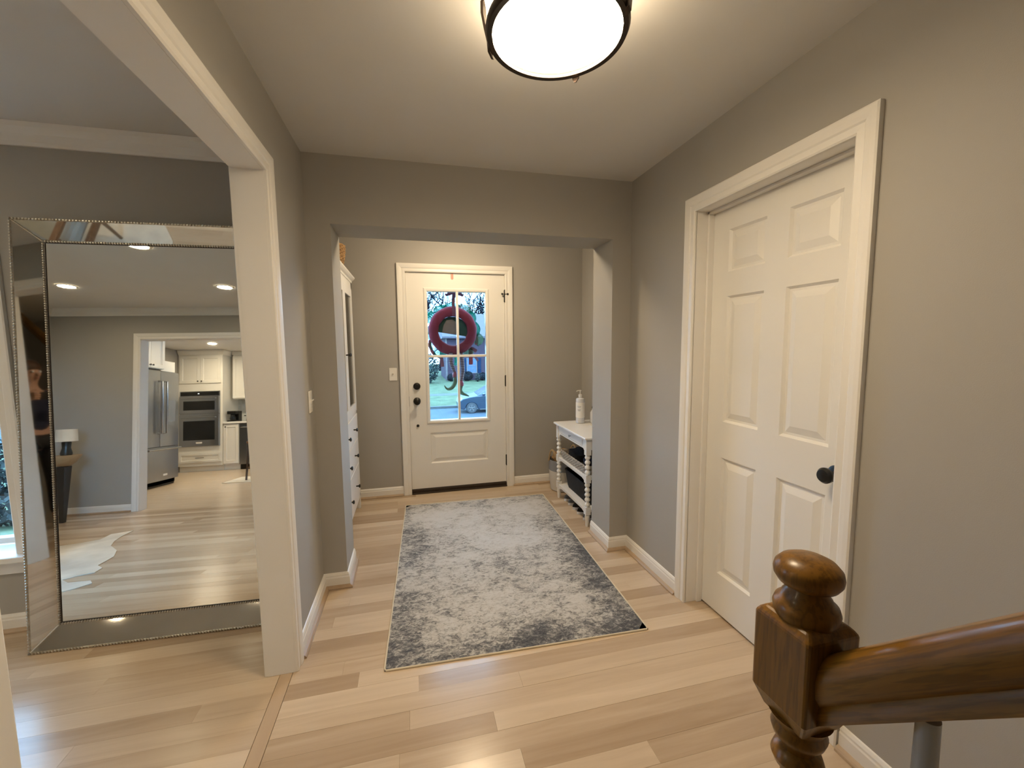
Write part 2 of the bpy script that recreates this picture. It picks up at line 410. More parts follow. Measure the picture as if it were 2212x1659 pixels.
# crown moulding in the living room
CROWN = [(0, 2.335), (.012, 2.335), (.018, 2.35), (.045, 2.375), (.062, 2.40), (.070, 2.419), (0, 2.419)]
struct('trim_crown_front', sweep_mb([(LX0, LF), (-.635, LF)], CROWN), trim_m, 'white crown moulding above the big mirror', 'moulding')
struct('trim_crown_back', sweep_mb([(-.635, LB), (LX0, LB), (LX0, LF)], CROWN), trim_m, 'white crown moulding over the kitchen opening, in the mirror', 'moulding')

# casing of the wide opening: plane X = const, u along Y
TL = lambda u, v, d: Vector((HX0+d, u, v))
TLb = lambda u, v, d: Vector((-.635-d, u, v))
mb = frame_mb(TL, OP0, OP1, 0.001, OPH, CASE); tr = struct('trim_living_opening', mb, trim_m, 'white casing of the wide opening to the living room', 'trim', smooth=False)
J = MB()
for bx in ((-.6355, OP1-.001, .001, -.5295, OP1+.012, OPH+.012), (-.6355, OP0-.012, .001, -.5295, OP0+.001, OPH+.012), (-.6355, OP0-.012, OPH-.001, -.5295, OP1+.012, OPH+.012)):
    J.box(*bx)
build('jamb_lining', J, trim_m, tr)
build('living_side_casing', frame_mb(TLb, OP0, OP1, .001, OPH, CASE), trim_m, tr)
# casing of the kitchen opening
TK = lambda u, v, d: Vector((u, LB+d, v))
trk = struct('trim_kitchen_opening', frame_mb(TK, KO0, KO1, .001, KOH, CASE), trim_m, 'white casing of the kitchen opening, in the mirror', 'trim')
build('jamb_lining', MB().box(KO0-.01, LB-.125, .001, KO0+.002, LB+.002, KOH).box(KO1-.002, LB-.125, .001, KO1+.01, LB+.002, KOH).box(KO0-.01, LB-.125, KOH-.002, KO1+.01, LB+.002, KOH+.01), trim_m, trk)

# ------------------------------------------------------------------ front door
TD = lambda u, v, d: Vector((u, 3.93-d, v))       # d towards the room
tr = struct('trim_front_door', frame_mb(lambda u, v, d: Vector((u, EY-d, v)), -.032, .889, .001, 2.062, CASE), trim_m, 'white casing around the front door', 'trim')
build('jamb', MB().box(-.045, 3.912, .001, -.030, 4.05, 2.075).box(.887, 3.912, .001, .902, 4.05, 2.075).box(-.045, 3.912, 2.060, .902, 4.05, 2.075), trim_m, tr)
build('threshold', MB().box(-.03, 3.918, .0, .887, 4.06, .040).box(-.03, 3.90, .0, .887, 3.918, .014), pm('bronze_sill', (.035, .022, .014), .5, metal=.2), tr, bevel=.004, label='dark bronze door sill')
build('weather_stop', MB().box(-.031, 3.9755, .02, -.012, 3.995, 2.061).box(.869, 3.9755, .02, .888, 3.995, 2.061).box(-.031, 3.9755, 2.040, .888, 3.995, 2.061).box(-.031, 3.9755, .02, .888, 3.995, .060), trim_m, tr)
d1 = thing('door_1', 'white front door with a four pane window and a wreath behind it', 'door', (.43, 3.95, .04), kind='structure')
GL = (.160, .700, .694, 1.892)
PN = (.155, .706, .283, .578)
build('slab', holed_mb(TD, -.028, .885, .045, 2.058, [GL, PN], -.044, 0, through=[0]), door_m, d1)
build('panel', panel_mb(TD, *PN), door_m, d1)
RIM = [(0.0, -.012), (0.0, .004), (.010, .009), (.022, .010), (.030, .006), (.034, 0.0)]
build('glazing_frame', frame_mb(TD, *GL, RIM, closed=True), door_m, d1)
build('outside_glazing_frame', frame_mb(lambda u, v, d: Vector((u, 3.974+d, v)), *GL, [(0, -.01), (0, .006), (.03, .006), (.034, 0)], closed=True), door_m, d1)
mx, mz = .4335, 1.298
build('muntin', MB().box(mx-.0115, 3.925, GL[2], mx+.0115, 3.945, GL[3]), door_m, d1, bevel=.003)
build('muntin', MB().box(GL[0], 3.925, mz-.0115, mx-.0115, 3.945, mz+.0115), door_m, d1, bevel=.003)
build('muntin', MB().box(mx+.0115, 3.925, mz-.0115, GL[1], 3.945, mz+.0115), door_m, d1, bevel=.003)
for a, b in ((GL[0], mx), (mx, GL[1])):
    for c, e in ((GL[2], mz), (mz, GL[3])):
        build('pane', MB().box(a, 3.950, c, b, 3.953, e), glass_m, d1)
def knob_y(x, z, prof, parent, name):
    # lathe axis towards the room (-Y); prof (r, distance from door face)
    build(name, MB().lathe(prof, (x, 3.93, z), 24, T=lambda a, b, c: (a, -c, b)), black_m, parent, smooth=True)
knob_y(.044, 1.024, [(.032, 0), (.033, .010), (.030, .016), (.017, .020), (.016, .030), (.0, .031)], d1, 'deadbolt')
knob_y(.042, .886, [(.033, 0), (.033, .008), (.028, .012), (.012, .018), (.011, .036), (.022, .044), (.030, .056), (.030, .066), (.022, .074), (0, .077)], d1, 'door_knob')
knob_y(.043, .652, [(.013, 0), (.013, .008), (.010, .012), (0, .013)], d1, 'foot_lock')
build('latch_plate', MB().box(-.0315, 3.915, .84, -.0285, 3.934, .93), black_m, d1)
for z0, z1, pin in ((1.80, 1.92, True), (.995, 1.105, False), (.21, .32, False)):
    h = build('hinge', MB().lathe([(.0065, z0), (.0065, z1)], (.888, 3.918, 0), 12).box(.880, 3.924, z0+.005, .905, 3.928, z1-.005), black_m, d1)
    if pin: build('swing_stop', MB().tube([(.860, 3.905, 1.878), (.915, 3.905, 1.878)], .003, 8).ball((.860, 3.904, 1.878), .010).ball((.913, 3.904, 1.878), .010), black_m, h)
solo('over_door_hook', MB().prism([(.381, 2.064), (.381, 2.012), (.384, 2.006), (.393, 2.001), (.402, 2.006), (.405, 2.012), (.405, 2.064)], lambda a, b, d: Vector((a, 3.930-d, b)), 0.0, .0025)
     .box(.381, 3.9275, 2.0605, .405, 4.01, 2.0630).box(.381, 4.004, 1.90, .405, 4.008, 2.063), pm('copper_hook', (.50, .25, .19), .45, metal=.2), 'copper pink hook strap over the top of the front door', 'hook')

# ------------------------------------------------------------------ six panel door on the right
TR = lambda u, v, d: Vector((1.493-d, u, v))
tr = struct('trim_panel_door', frame_mb(lambda u, v, d: Vector((HX1-d, u, v)), 1.082, 1.845, .001, 2.046, CASE), trim_m, 'white casing around the six panel door', 'trim')
build('jamb', MB().box(1.398, 1.070, .001, 1.54, 1.082, 2.058).box(1.398, 1.845, .001, 1.54, 1.857, 2.058).box(1.398, 1.070, 2.046, 1.54, 1.857, 2.058), trim_m, tr)
build('door_stop', MB().box(1.462, 1.833, .001, 1.493, 1.845, 2.046).box(1.462, 1.082, .001, 1.493, 1.094, 2.046).box(1.462, 1.082, 2.034, 1.493, 1.845, 2.046), trim_m, tr, bevel=.002)
d2 = thing('door_2', 'white six panel interior door with a black knob', 'door', (1.51, 1.463, .01), kind='structure')
pans = []
for a, b in ((1.19, 1.405), (1.515, 1.73)):
    for c, e in ((1.737, 1.935), (1.008, 1.622), (.222, .826)): pans.append((a, b, c, e))
build('slab', holed_mb(TR, 1.086, 1.841, .012, 2.040, pans, -.035, 0), door_m, d2)
for p in pans: build('panel', panel_mb(TR, *p, deep=.011), door_m, d2)
kn = build('door_knob', MB().lathe([(.010, .005), (.010, .030), (.020, .040), (.028, .050), (.029, .060), (.022, .070), (0, .074)], (1.493, 1.150, .918), 24, T=lambda a, b, c: (-c, a, b)), black_m, d2, smooth=True)
build('rosette', MB().lathe([(.033, 0), (.033, .006), (.026, .010), (0, .011)], (1.493, 1.150, .918), 24, T=lambda a, b, c: (-c, a, b)), black_m, kn, smooth=True)

# ------------------------------------------------------------------ living room window (left edge of the photo)
TW = lambda u, v, d: Vector((u, LF-d, v))
w1 = thing('window_1', 'white framed living room window at the left edge', 'window', ((WX0+WX1)/2, 2.6, WZ0), kind='structure')
build('casing', frame_mb(TW, WX0, WX1, WZ0, WZ1, CASE), trim_m, w1)
build('sill', MB().box(WX0-.10, 2.43, WZ0-.03, WX1+.10, 2.62, WZ0), trim_m, w1, bevel=.005)
build('apron', MB().box(WX0-.07, 2.474, WZ0-.10, WX1+.07, 2.49, WZ0-.03), trim_m, w1, bevel=.003)
build('sash', frame_mb(lambda u, v, d: Vector((u, 2.62-d, v)), WX0+.03, WX1-.03, WZ0+.04, WZ1-.03, [(0, -.02), (0, .02), (.03, .02), (.03, -.02)], closed=True).box(WX0+.03, 2.60, 1.21, WX1-.03, 2.64, 1.25), trim_m, w1)
for a, b in ((WZ0+.04, 1.21), (1.25, WZ1-.03)): build('pane', MB().box(WX0+.03, 2.618, a, WX1-.03, 2.622, b), glass_m, w1)
# kitchen window (lights the refrigerator front)
w2 = thing('window_2', 'kitchen window facing the refrigerator', 'window', (KX1+.06, (KW[0]+KW[1])/2, KW[2]), kind='structure')
build('casing', frame_mb(lambda u, v, d: Vector((KX1-d, u, v)), KW[0], KW[1], KW[2], KW[3], CASE, closed=True), trim_m, w2)
build('sash', MB().box(KX1+.04, KW[0], 1.56, KX1+.07, KW[1], 1.60), trim_m, w2)
for a, b in ((KW[2], 1.56), (1.60, KW[3])): build('pane', MB().box(KX1+.05, KW[0], a, KX1+.054, KW[1], b), glass_m, w2)

# ================================================================== LAMPS
LC = Vector((.417, 1.158, 0))
lamp = thing('ceiling_lamp', 'glowing frosted glass flush ceiling lamp with dark bronze ring', 'lamp', (LC.x, LC.y, CEIL))
build('glass_bowl', MB().lathe([(0, 2.228), (.06, 2.230), (.12, 2.236), (.165, 2.246), (.178, 2.254), (.17, 2.258), (0, 2.26)], LC, 48), lamp_m, lamp, smooth=True)
build('glass_side', MB().lathe([(.176, 2.2585), (.181, 2.262), (.190, 2.30), (.198, 2.345), (.196, 2.365), (.17, 2.378), (0, 2.380)], LC, 48), lamp_side, lamp, smooth=True)
build('canopy', MB().lathe([(0, 2.382), (.10, 2.382), (.125, 2.40), (.13, 2.4195), (0, 2.4195)], LC, 32), bronze_m, lamp, smooth=True)
rg = MB()
rg.rings([[LC+Vector((r*cos(2*pi*k/64), r*sin(2*pi*k/64), z)) for k in range(64)] for r, z in ((.177, 2.240), (.191, 2.239), (.196, 2.250), (.193, 2.264), (.183, 2.264), (.177, 2.240))], caps=False)
build('ring', rg, bronze_m, lamp, smooth=True)
for az in (147.6, 52.4, -42.8, -137.6):
    a = RD(az); u = Vector((cos(a), sin(a), 0)); t = Vector((-sin(a), cos(a), 0)); m_ = MB()
    prof = [(.186, 2.222, .003), (.192, 2.236, .010), (.194, 2.262, .011), (.203, 2.30, .011), (.212, 2.345, .011), (.212, 2.375, .011), (.20, 2.386, .011), (.12, 2.390, .011)]
    m_.rings([[LC+u*r+t*w+Vector((0, 0, z)), LC+u*(r+.008)+t*w+Vector((0, 0, z+.003)), LC+u*(r+.008)-t*w+Vector((0, 0, z+.003)), LC+u*r-t*w+Vector((0, 0, z))] for r, z, w in prof])
    build('strap', m_, bronze_m, lamp)
def recessed(x, y, zc, mat_, label, group):
    o = thing('recessed_light', label, 'light', (x, y, zc), group)
    build('trim_ring', MB().rings([[Vector((x+r*cos(2*pi*k/32), y+r*sin(2*pi*k/32), z)) for k in range(32)] for r, z in ((.085, zc-.001), (.083, zc-.006), (.066, zc-.008), (.064, zc-.003))], caps=False), plastic_m, o, smooth=True)
    build('diffuser', MB().lathe([(0, zc-.004), (.064, zc-.004), (.064, zc-.001), (0, zc-.001)], (x, y, 0), 24), mat_, o)
recessed(-3.53, .04, CEIL, recess_m, 'recessed light in the mirror, left of the back pair', 'living room recessed lights')
recessed(-2.10, .02, CEIL, recess_m, 'recessed light in the mirror, right of the back pair', 'living room recessed lights')
recessed(-2.17, 1.12, CEIL, recess_m, 'recessed light cut off by the top frame of the mirror', 'living room recessed lights')
recessed(-3.60, 1.12, CEIL, recess_m, 'recessed living room light outside the mirror', 'living room recessed lights')
recessed(-4.29, -3.92, KC, kitchen_m, 'recessed light on the kitchen ceiling in the mirror', 'kitchen recessed lights')
recessed(-2.7, -3.92, KC, kitchen_m, 'recessed kitchen light out of sight', 'kitchen recessed lights')
recessed(-3.6, -2.2, KC, kitchen_m, 'recessed kitchen light behind the opening header', 'kitchen recessed lights')
el = thing('entry_light', 'small frosted dome light on the entry nook ceiling', 'lamp', (.42, 3.18, CEIL))
build('glass_dome', MB().lathe([(0, 2.335), (.06, 2.342), (.11, 2.365), (.13, 2.40)], (.42, 3.18, 0), 32), entry_m, el, smooth=True)
build('base', MB().lathe([(0, 2.40), (.14, 2.40), (.14, 2.4195), (0, 2.4195)], (.42, 3.18, 0), 32), bronze_m, el, smooth=True)

# ================================================================== LIGHT SWITCHES
def switch(T, u, v, label):
    o = thing('light_switch', label, 'switch', T(u, v, 0), 'light switches')
    build('plate', MB().prism([(u-.0345, v-.058), (u+.0345, v-.058), (u+.0345, v+.058), (u-.0345, v+.058)], T, .0, .006), plastic_m, o, bevel=.003)
    build('toggle', MB().prism([(u-.005, v-.010), (u+.005, v-.010), (u+.005, v+.010), (u-.005, v+.010)], T, .005, .010).prism([(u-.004, v), (u+.004, v), (u+.004, v+.008), (u-.004, v+.008)], lambda a, b, d: T(a, b+(d-.008)*.6, d), .008, .020), plastic_m, o)
    for s in (-.03, .03): build('screw', MB().lathe([(.003, 0), (.003, .0012), (0, .0013)], T(u, v+s, .006), 8, T=lambda a, b, c: T(a, b, c)-T(0, 0, 0)), plastic_m, o)
switch(lambda a, b, d: Vector((a, EY-d, b)), -.163, 1.14, 'white toggle switch on the wall left of the front door')
switch(lambda a, b, d: Vector((HX0+d, a, b)), 2.377, 1.108, 'white toggle switch on the left hall wall near the opening')

# ================================================================== BIG LEANING MIRROR
phi, th = RD(-2.697), RD(4.49)
mn = Vector((sin(phi)*cos(th), -cos(phi)*cos(th), sin(th))); mu = Vector((cos(phi), sin(phi), 0)); mv = mn.cross(mu)
MO = Vector((-1.745, 2.320, .002))
TM = lambda u, v, d: MO + mu*u + mv*v + mn*d
MWd, MHt, FW, FV, FT, FD = 1.05, 1.990, .0782, .095, .083, .0627
mir = thing('floor_mirror', 'huge silver floor mirror propped against the living room wall', 'mirror', (-1.2, 2.3, 0))
build('mirror_glass', MB().prism([(FW, FV), (MWd-FW, FV), (MWd-FW, MHt-FT), (FW, MHt-FT)], TM, -.008, 0), mirror_m, mir)
build('backing', MB().prism([(.01, .01), (MWd-.01, .01), (MWd-.01, MHt-.01), (.01, MHt-.01)], TM, -.010, -.0085), dark_m, mir)
build('shade_strip', frame_mb(TM, FW, MWd-FW, FV, MHt-FT, [(.002, .0005), (-.007, .0005), (-.007, .0030), (.002, .005)], closed=True), pm('dark_shade_strip', (.05, .043, .040), .35, metal=.6), mir)  # dark strip added to draw the shadow line at the glass edge
oc = [(0, 0), (MWd, 0), (MWd, MHt), (0, MHt)]; ic = [(FW, FV), (MWd-FW, FV), (MWd-FW, MHt-FT), (FW, MHt-FT)]
for k in range(4):
    a, b, c, e = oc[k], oc[(k+1) % 4], ic[(k+1) % 4], ic[k]
    m_ = MB().add([TM(*a, FD), TM(*b, FD), TM(*c, .002), TM(*e, .002), TM(*a, -.010), TM(*b, -.010), TM(*c, -.010), TM(*e, -.010)],
                  [(0, 1, 2, 3), (7, 6, 5, 4), (0, 4, 5, 1), (2, 6, 7, 3), (1, 5, 6, 2), (3, 7, 4, 0)])
    build('frame_panel', m_, mirror_tint, mir)
    # beaded trim along the outer lip and the inner edge, plain strip on the mitre
    for (p, q, d, w) in ((a, b, FD, .0060), (e, c, .005, .0052)):
        m_ = MB(); P0, P1 = TM(*p, d), TM(*q, d); L_ = (P1-P0).length; n_ = int(L_/(w*2.15))
        for i in range(n_+1): m_.ball(P0.lerp(P1, i/n_), w, 6, 4)
        m_.tube([P0 - mn*.005, P1 - mn*.005], w*.9, 6)
        build('beaded_trim', m_, bead_m, mir, smooth=True)
    build('mitre_strip', MB().tube([TM(*a, FD), TM(*e, .004)], .0035, 6), bead_m, mir)

# ================================================================== RUG
def rug_mat():
    m, nt, b = new_mat('distressed_rug'); L = nt.links
    tc = N(nt, 'ShaderNodeTexCoord'); sp = N(nt, 'ShaderNodeSeparateXYZ'); L.new(tc.outputs['Object'], sp.inputs[0])
    def M_(op, a, b_=None, c=None):
        n = N(nt, 'ShaderNodeMath', operation=op)
        for i, q in enumerate((a, b_, c)):
            if q is None: continue
            if isinstance(q, (int, float)): n.inputs[i].default_value = q
            else: L.new(q, n.inputs[i])
        return n.outputs[0]
    def noise(scale, det, rough=.6, sc=(1, 1, 1), dist=0):
        mp = N(nt, 'ShaderNodeMapping'); mp.inputs['Scale'].default_value = sc; L.new(tc.outputs['Object'], mp.inputs['Vector'])
        n = N(nt, 'ShaderNodeTexNoise'); n.inputs['Scale'].default_value = scale; n.inputs['Detail'].default_value = det; n.inputs['Roughness'].default_value = rough; n.inputs['Distortion'].default_value = dist
        L.new(mp.outputs['Vector'], n.inputs['Vector']); return n.outputs['Fac']
    x, y = sp.outputs[0], sp.outputs[1]
    ex = M_('SUBTRACT', .615, M_('ABSOLUTE', x)); ey = M_('SUBTRACT', .945, M_('ABSOLUTE', y))
    edge = M_('MINIMUM', ex, ey)
    band = M_('SMOOTH_MIN', M_('MULTIPLY', M_('SUBTRACT', .26, edge), 2.6), .55, .2)
    band = M_('MAXIMUM', band, 0.0)
    big = noise(2.3, 3, .5)
    near = M_('MULTIPLY', y, -.10)
    fine = noise(34, 6, .8, (1, 1.5, 1), 1.2); mid = noise(9, 5, .75, (1, 1.7, 1), .8)
    vo = N(nt, 'ShaderNodeTexVoronoi'); vo.inputs['Scale'].default_value = 5.2; L.new(tc.outputs['Object'], vo.inputs['Vector'])
    t = M_('ADD', M_('MULTIPLY', band, .40), M_('MULTIPLY', M_('SUBTRACT', big, .5), .70))
    t = M_('ADD', t, near)
    t = M_('ADD', t, M_('MULTIPLY', M_('SUBTRACT', fine, .5), 1.7))
    t = M_('ADD', t, M_('MULTIPLY', M_('SUBTRACT', mid, .5), 1.1))
    t = M_('ADD', t, M_('MULTIPLY', M_('SUBTRACT', .32, vo.outputs['Distance']), .16))
    rp = N(nt, 'ShaderNodeValToRGB'); rp.color_ramp.elements.remove(rp.color_ramp.elements[1]); e = rp.color_ramp.elements
    e[0].position = 0; e[0].color = (.58, .56, .53, 1)
    for p, c in ((.22, (.50, .475, .435)), (.36, (.30, .285, .265)), (.52, (.125, .125, .130)), (.75, (.055, .058, .066))):
        q = e.new(p); q.color = c+(1,)
    L.new(M_('ADD', t, .20), rp.inputs['Fac'])
    L.new(rp.outputs['Color'], b.inputs['Base Color']); b.inputs['Roughness'].default_value = .95; b.inputs['Specular IOR Level'].default_value = .15
    b.inputs['Sheen Weight'].default_value = .15
    bp = N(nt, 'ShaderNodeBump'); bp.inputs['Strength'].default_value = .5; bp.inputs['Distance'].default_value = .003
    L.new(noise(160, 3), bp.inputs['Height']); L.new(bp.outputs['Normal'], b.inputs['Normal'])
    return m
RC = Vector((.501, 2.671, 0)); RA = RD(-2.1); HW, HH = .622, .945
def rug_grid(nx=24, ny=36):
    vs, fs = [], []
    for j in range(ny+1):
        for i in range(nx+1):
            px, py = -HW+2*HW*i/nx, -HH+2*HH*j/ny
            e = min(HW-abs(px), HH-abs(py)); z = .0075 + .0008*sin(px*9)*sin(py*7) if e > .01 else .005
            vs.append((px, py, z))
    for j in range(ny):
        for i in range(nx): k = j*(nx+1)+i; fs.append((k, k+1, k+nx+2, k+nx+1))
    return vs, fs
m_ = MB().add(*rug_grid())
m_.box(-HW, -HH, .0008, HW, HH, .005)
rug = solo('area_rug', m_, rug_mat(), 'distressed grey and cream area rug in front of the front door', 'rug', org=(0, 0, 0), smooth=True)
pts = []
for a, b, c, e in ((-HW, -HH, HW, -HH), (HW, -HH, HW, HH), (HW, HH, -HW, HH), (-HW, HH, -HW, -HH)):
    for i in range(13): t_ = .006+(.988)*i/12; pts.append((a+(c-a)*t_, b+(e-b)*t_, .0045))
build('binding', MB().loop_tube(pts, .0042, 6), pm('rug_binding', (.66, .58, .44), .9, var=.08, bump=.4, bscale=400), rug, smooth=True, label='cream bound edge')
rug.location = RC; rug.rotation_euler = (0, 0, RA)

# ================================================================== WHITE HUTCH
FX, HY0, HY1, HZ = -.465, 2.83, 3.73, 1.965
hut = thing('hutch', 'tall white hutch with glass doors above three drawers', 'cabinet', (-.65, 3.28, 0))
BXK = EX0+.012
m_ = MB().box(BXK, HY0, .0, FX-.02, HY0+.022, 1.92).box(BXK, HY1-.022, 0, FX-.02, HY1, 1.92).box(BXK, HY0, .10, BXK+.008, HY1, 1.92).box(BXK, HY0, .10, FX-.02, HY1, .12).box(BXK, HY0, .845, FX-.02, HY1, .865).box(BXK, HY0, 1.90, FX-.02, HY1, 1.92)
build('carcass', m_, white_m, hut)
TH = lambda u, v, d: Vector((FX+d, u, v))
m_ = MB()
for a, b, c, e in ((HY0, HY0+.032, 0, 1.92), (HY1-.032, HY1, 0, 1.92), (HY0, HY1, 1.868, 1.92), (HY0, HY1, .835, .858), (HY0, HY1, .625, .637), (HY0, HY1, .415, .427), (HY0, HY1, .105, .135)):
    m_.box(FX-.02, a, c, FX, b, e)
build('face_frame', m_, white_m, hut)
build('cornice', sweep_mb([(BXK, HY0), (FX, HY0), (FX, HY1), (BXK, HY1)][::-1], [(0, 1.92), (-.004, 1.92), (-.006, 1.935), (-.016, 1.945), (-.026, 1.958), (-.028, 1.968), (0, 1.968)]).box(BXK, HY0, 1.92, FX, HY1, 1.967), white_m, hut)
for z in (1.20, 1.55): build('shelf', MB().box(BXK+.01, HY0+.022, z, FX-.06, HY1-.022, z+.016), white_m, hut)
for i, (a, b) in enumerate(((HY0+.034, 3.279), (3.281, HY1-.034))):
    hole = (a+.058, b-.058, .925, 1.80)
    d_ = build('door', holed_mb(TH, a, b, .860, 1.866, [hole], -.018, .003, through=[0]), white_m, hut, bevel=.002)
    build('pane', MB().box(FX-.010, hole[0], hole[2], FX-.007, hole[1], hole[3]), cab_glass, d_)
    build('knob', MB().lathe([(.005, .003), (.005, .018), (.012, .024), (.013, .030), (.009, .034), (0, .035)], (FX, (b-.03 if i == 0 else a+.03), 1.335), 16, T=lambda p, q, c: (c, p, q)), black_m, d_, smooth=True)
for z0, z1 in ((.640, .832), (.430, .622), (.138, .412)):
    d_ = build('drawer', MB().box(FX-.018, HY0+.035, z0, FX+.003, HY1-.035, z1), white_m, hut, bevel=.003)
    for yy in (3.10, 3.46):
        build('knob', MB().lathe([(.006, .003), (.005, .014), (.006, .020), (.014, .026), (.015, .031), (.010, .035), (0, .036)], (FX, yy, (z0+z1)/2+.0), 16, T=lambda p, q, c: (c, p, q)), black_m, d_, smooth=True)
# woven basket on top of the hutch
wick_m = pm('wicker', (.34, .20, .085), .75, var=.35, scale=60, bump=.6, bscale=250)
def woven_basket(name, c, r0_, r1_, h, label, cat, mat_, n=12):
    o = thing(name, label, cat, c); c = Vector(c); m_ = MB()
    for i in range(n):
        t = (i+.5)/n; r = r0_+(r1_-r0_)*sin(t*pi*.55)/sin(pi*.55)
        m_.loop_tube([c+Vector(((r+.004*(1 if (k+i) % 2 else -1))*cos(2*pi*k/36), (r+.004*(1 if (k+i) % 2 else -1))*sin(2*pi*k/36), h*t)) for k in range(36)], h/n*.56, 6)
    build('woven_side', m_, mat_, o, smooth=True)
    build('basket_base', MB().lathe([(0, .003), (r0_, .003), (r0_, .012), (0, .012)], c, 24), mat_, o)
    build('stake', MB().tube([c+Vector((r0_*.98, 0, .01)), c+Vector((r1_*1.0, 0, h))], .004, 6), mat_, o)
    return o
woven_basket('woven_basket', (-.575, 3.24, 1.968), .115, .135, .15, 'brown woven basket on top of the white hutch', 'basket', wick_m)

# ================================================================== CONSOLE TABLE
CX0, CX1, CY0, CY1 = 1.255, 1.645, 2.835, 3.505
con = thing('console_table', 'narrow white console table with spool turned legs and two shelves', 'table', (1.45, 3.17, 0))
build('tabletop', MB().box(CX0-.018, CY0-.018, .682, CX1+.010, CY1+.018, .700), white_m, con, bevel=.005)
TC = lambda u, v, d: Vector((CX0+.012-d, u, v))
drw = (CY0+.10, CY1-.10, .612, .672)
m_ = holed_mb(TC, CY0+.03, CY1-.03, .600, .682, [drw], -.016, 0, through=[0])
m_.prism([(CY0+.045, .600), (CY0+.085, .600), (CY0+.06, .585), (CY0+.045, .560)], TC, -.016, 0).prism([(CY1-.045, .600), (CY1-.045, .560), (CY1-.06, .585), (CY1-.085, .600)], TC, -.016, 0)
m_.box(CX0+.02, CY0+.010, .600, CX1-.02, CY0+.026, .682).box(CX0+.02, CY1-.026, .600, CX1-.02, CY1-.010, .682).box(CX1-.026, CY0+.03, .600, CX1-.01, CY1-.03, .682)
build('apron', m_, white_m, con)
d_ = build('drawer', MB().box(CX0+.010, drw[0]+.002, drw[2]+.002, CX0+.40-.05, drw[1]-.002, drw[3]-.002), white_m, con, bevel=.002)
build('knob', MB().lathe([(.004, 0), (.004, .010), (.010, .015), (.010, .020), (0, .023)], (CX0+.010, (CY0+CY1)/2, .642), 12, T=lambda p, q, c: (-c, p, q)), steel_m, d_, smooth=True)
def spool_leg(x, y):
    m_ = MB(); s = .020
    m_.box(x-s, y-s, .56, x+s, y+s, .682); m_.box(x-s, y-s, .345, x+s, y+s, .405); m_.box(x-s, y-s, .095, x+s, y+s, .155)
    for z0, z1, n in ((.405, .56, 4), (.155, .345, 5)):
        pr = []
        for i in range(n):
            a, b = z0+(z1-z0)*i/n, z0+(z1-z0)*(i+1)/n
            for k in range(7):
                t = k/6; pr.append((.011+.011*sin(pi*t), a+(b-a)*t))
        m_.lathe(pr, (x, y, 0), 16)
    m_.lathe([(.012, 0), (.0135, .01), (.019, .07), (.020, .082), (.015, .090), (.014, .096)], (x, y, 0), 16)
    build('leg', m_, white_m, con, smooth=True)
for x in (CX0+.022, CX1-.022):
    for yy in (CY0+.022, CY1-.022): spool_leg(x, yy)
for z in (.365, .112): build('shelf', MB().box(CX0+.012, CY0+.012, z, CX1-.012, CY1-.012, z+.020), white_m, con, bevel=.002)
for z in (.365, .112):
    build('scalloped_rail', MB().prism([(CY0+.042, z+.004), (CY0+.042, z-.030), (CY0+.075, z-.010), (CY0+.11, z-.002), (CY1-.11, z-.002), (CY1-.075, z-.010), (CY1-.042, z-.030), (CY1-.042, z+.004)], TC, -.012, 0), white_m, con)
# sanitiser bottle
bot = thing('pump_bottle', 'clear pump bottle of hand sanitizer with white label on the console table', 'bottle', (1.445, 3.40, .70))
clear_m = glassmat('clear_plastic', (.80, .83, .86), 1.0)
gel_m = pm('gel_plastic', (.66, .67, .70), .15, var=.02)
def oval(rx, ry, z, c, n=28): return [Vector((c[0]+rx*cos(2*pi*k/n), c[1]+ry*sin(2*pi*k/n), c[2]+z)) for k in range(n)]
bc = (1.445, 3.40, .7005)
build('bottle_body', MB().rings([oval(.036, .042, .002, bc), oval(.038, .044, .010, bc), oval(.038, .044, .205, bc), oval(.034, .040, .218, bc), oval(.014, .014, .226, bc), oval(.014, .014, .236, bc)]), gel_m, bot, smooth=True)
build('label', MB().rings([oval(.0386, .0446, .050, bc), oval(.0386, .0446, .185, bc)], caps=False), plastic_m, bot, smooth=True)
ink_m = pm('label_ink', (.25, .26, .30), .6)
for z0, w in ((.150, .020), (.140, .016), (.120, .018), (.112, .014)):
    m_ = MB(); vs = []
    for k in range(9):
        a = pi*1.28 + (k/8-.5)*w/.04*1.6
        for z in (z0, z0+.004): vs.append((bc[0]+.0390*cos(a), bc[1]+.0450*sin(a), bc[2]+z))
    m_.add(vs, [(2*k, 2*k+2, 2*k+3, 2*k+1) for k in range(8)]); build('print_line', m_, ink_m, bot)
build('pump', MB().lathe([(.016, .232), (.016, .252), (.011, .256), (.0055, .260), (.0055, .283), (.010, .284), (.011, .291), (0, .293)], bc, 16).tube([(bc[0], bc[1], bc[2]+.288), (bc[0]-.030, bc[1]-.012, bc[2]+.289), (bc[0]-.042, bc[1]-.017, bc[2]+.284)], .0045, 8), plastic_m, bot, smooth=True)
jar = thing('glass_jar', 'small clear glass jar with a dark lid behind the pump bottle', 'jar', (1.56, 3.33, .70))
build('jar_body', MB().lathe([(0, .703), (.04, .703), (.048, .72), (.048, .80), (.03, .825), (.03, .835), (0, .835)], (1.56, 3.33, 0), 20), gel_m, jar, smooth=True)
build('lid', MB().lathe([(0, .835), (.033, .835), (.033, .85), (0, .852)], (1.56, 3.33, 0), 20), black_m, jar, smooth=True)
solo('ring_dish', MB().lathe([(0, .7005), (.035, .7005), (.055, .716), (.053, .718), (.034, .704), (0, .704)], (1.50, 3.18, 0), 24), plastic_m, 'shallow white dish on the console table by the pillar', 'dish', smooth=True)
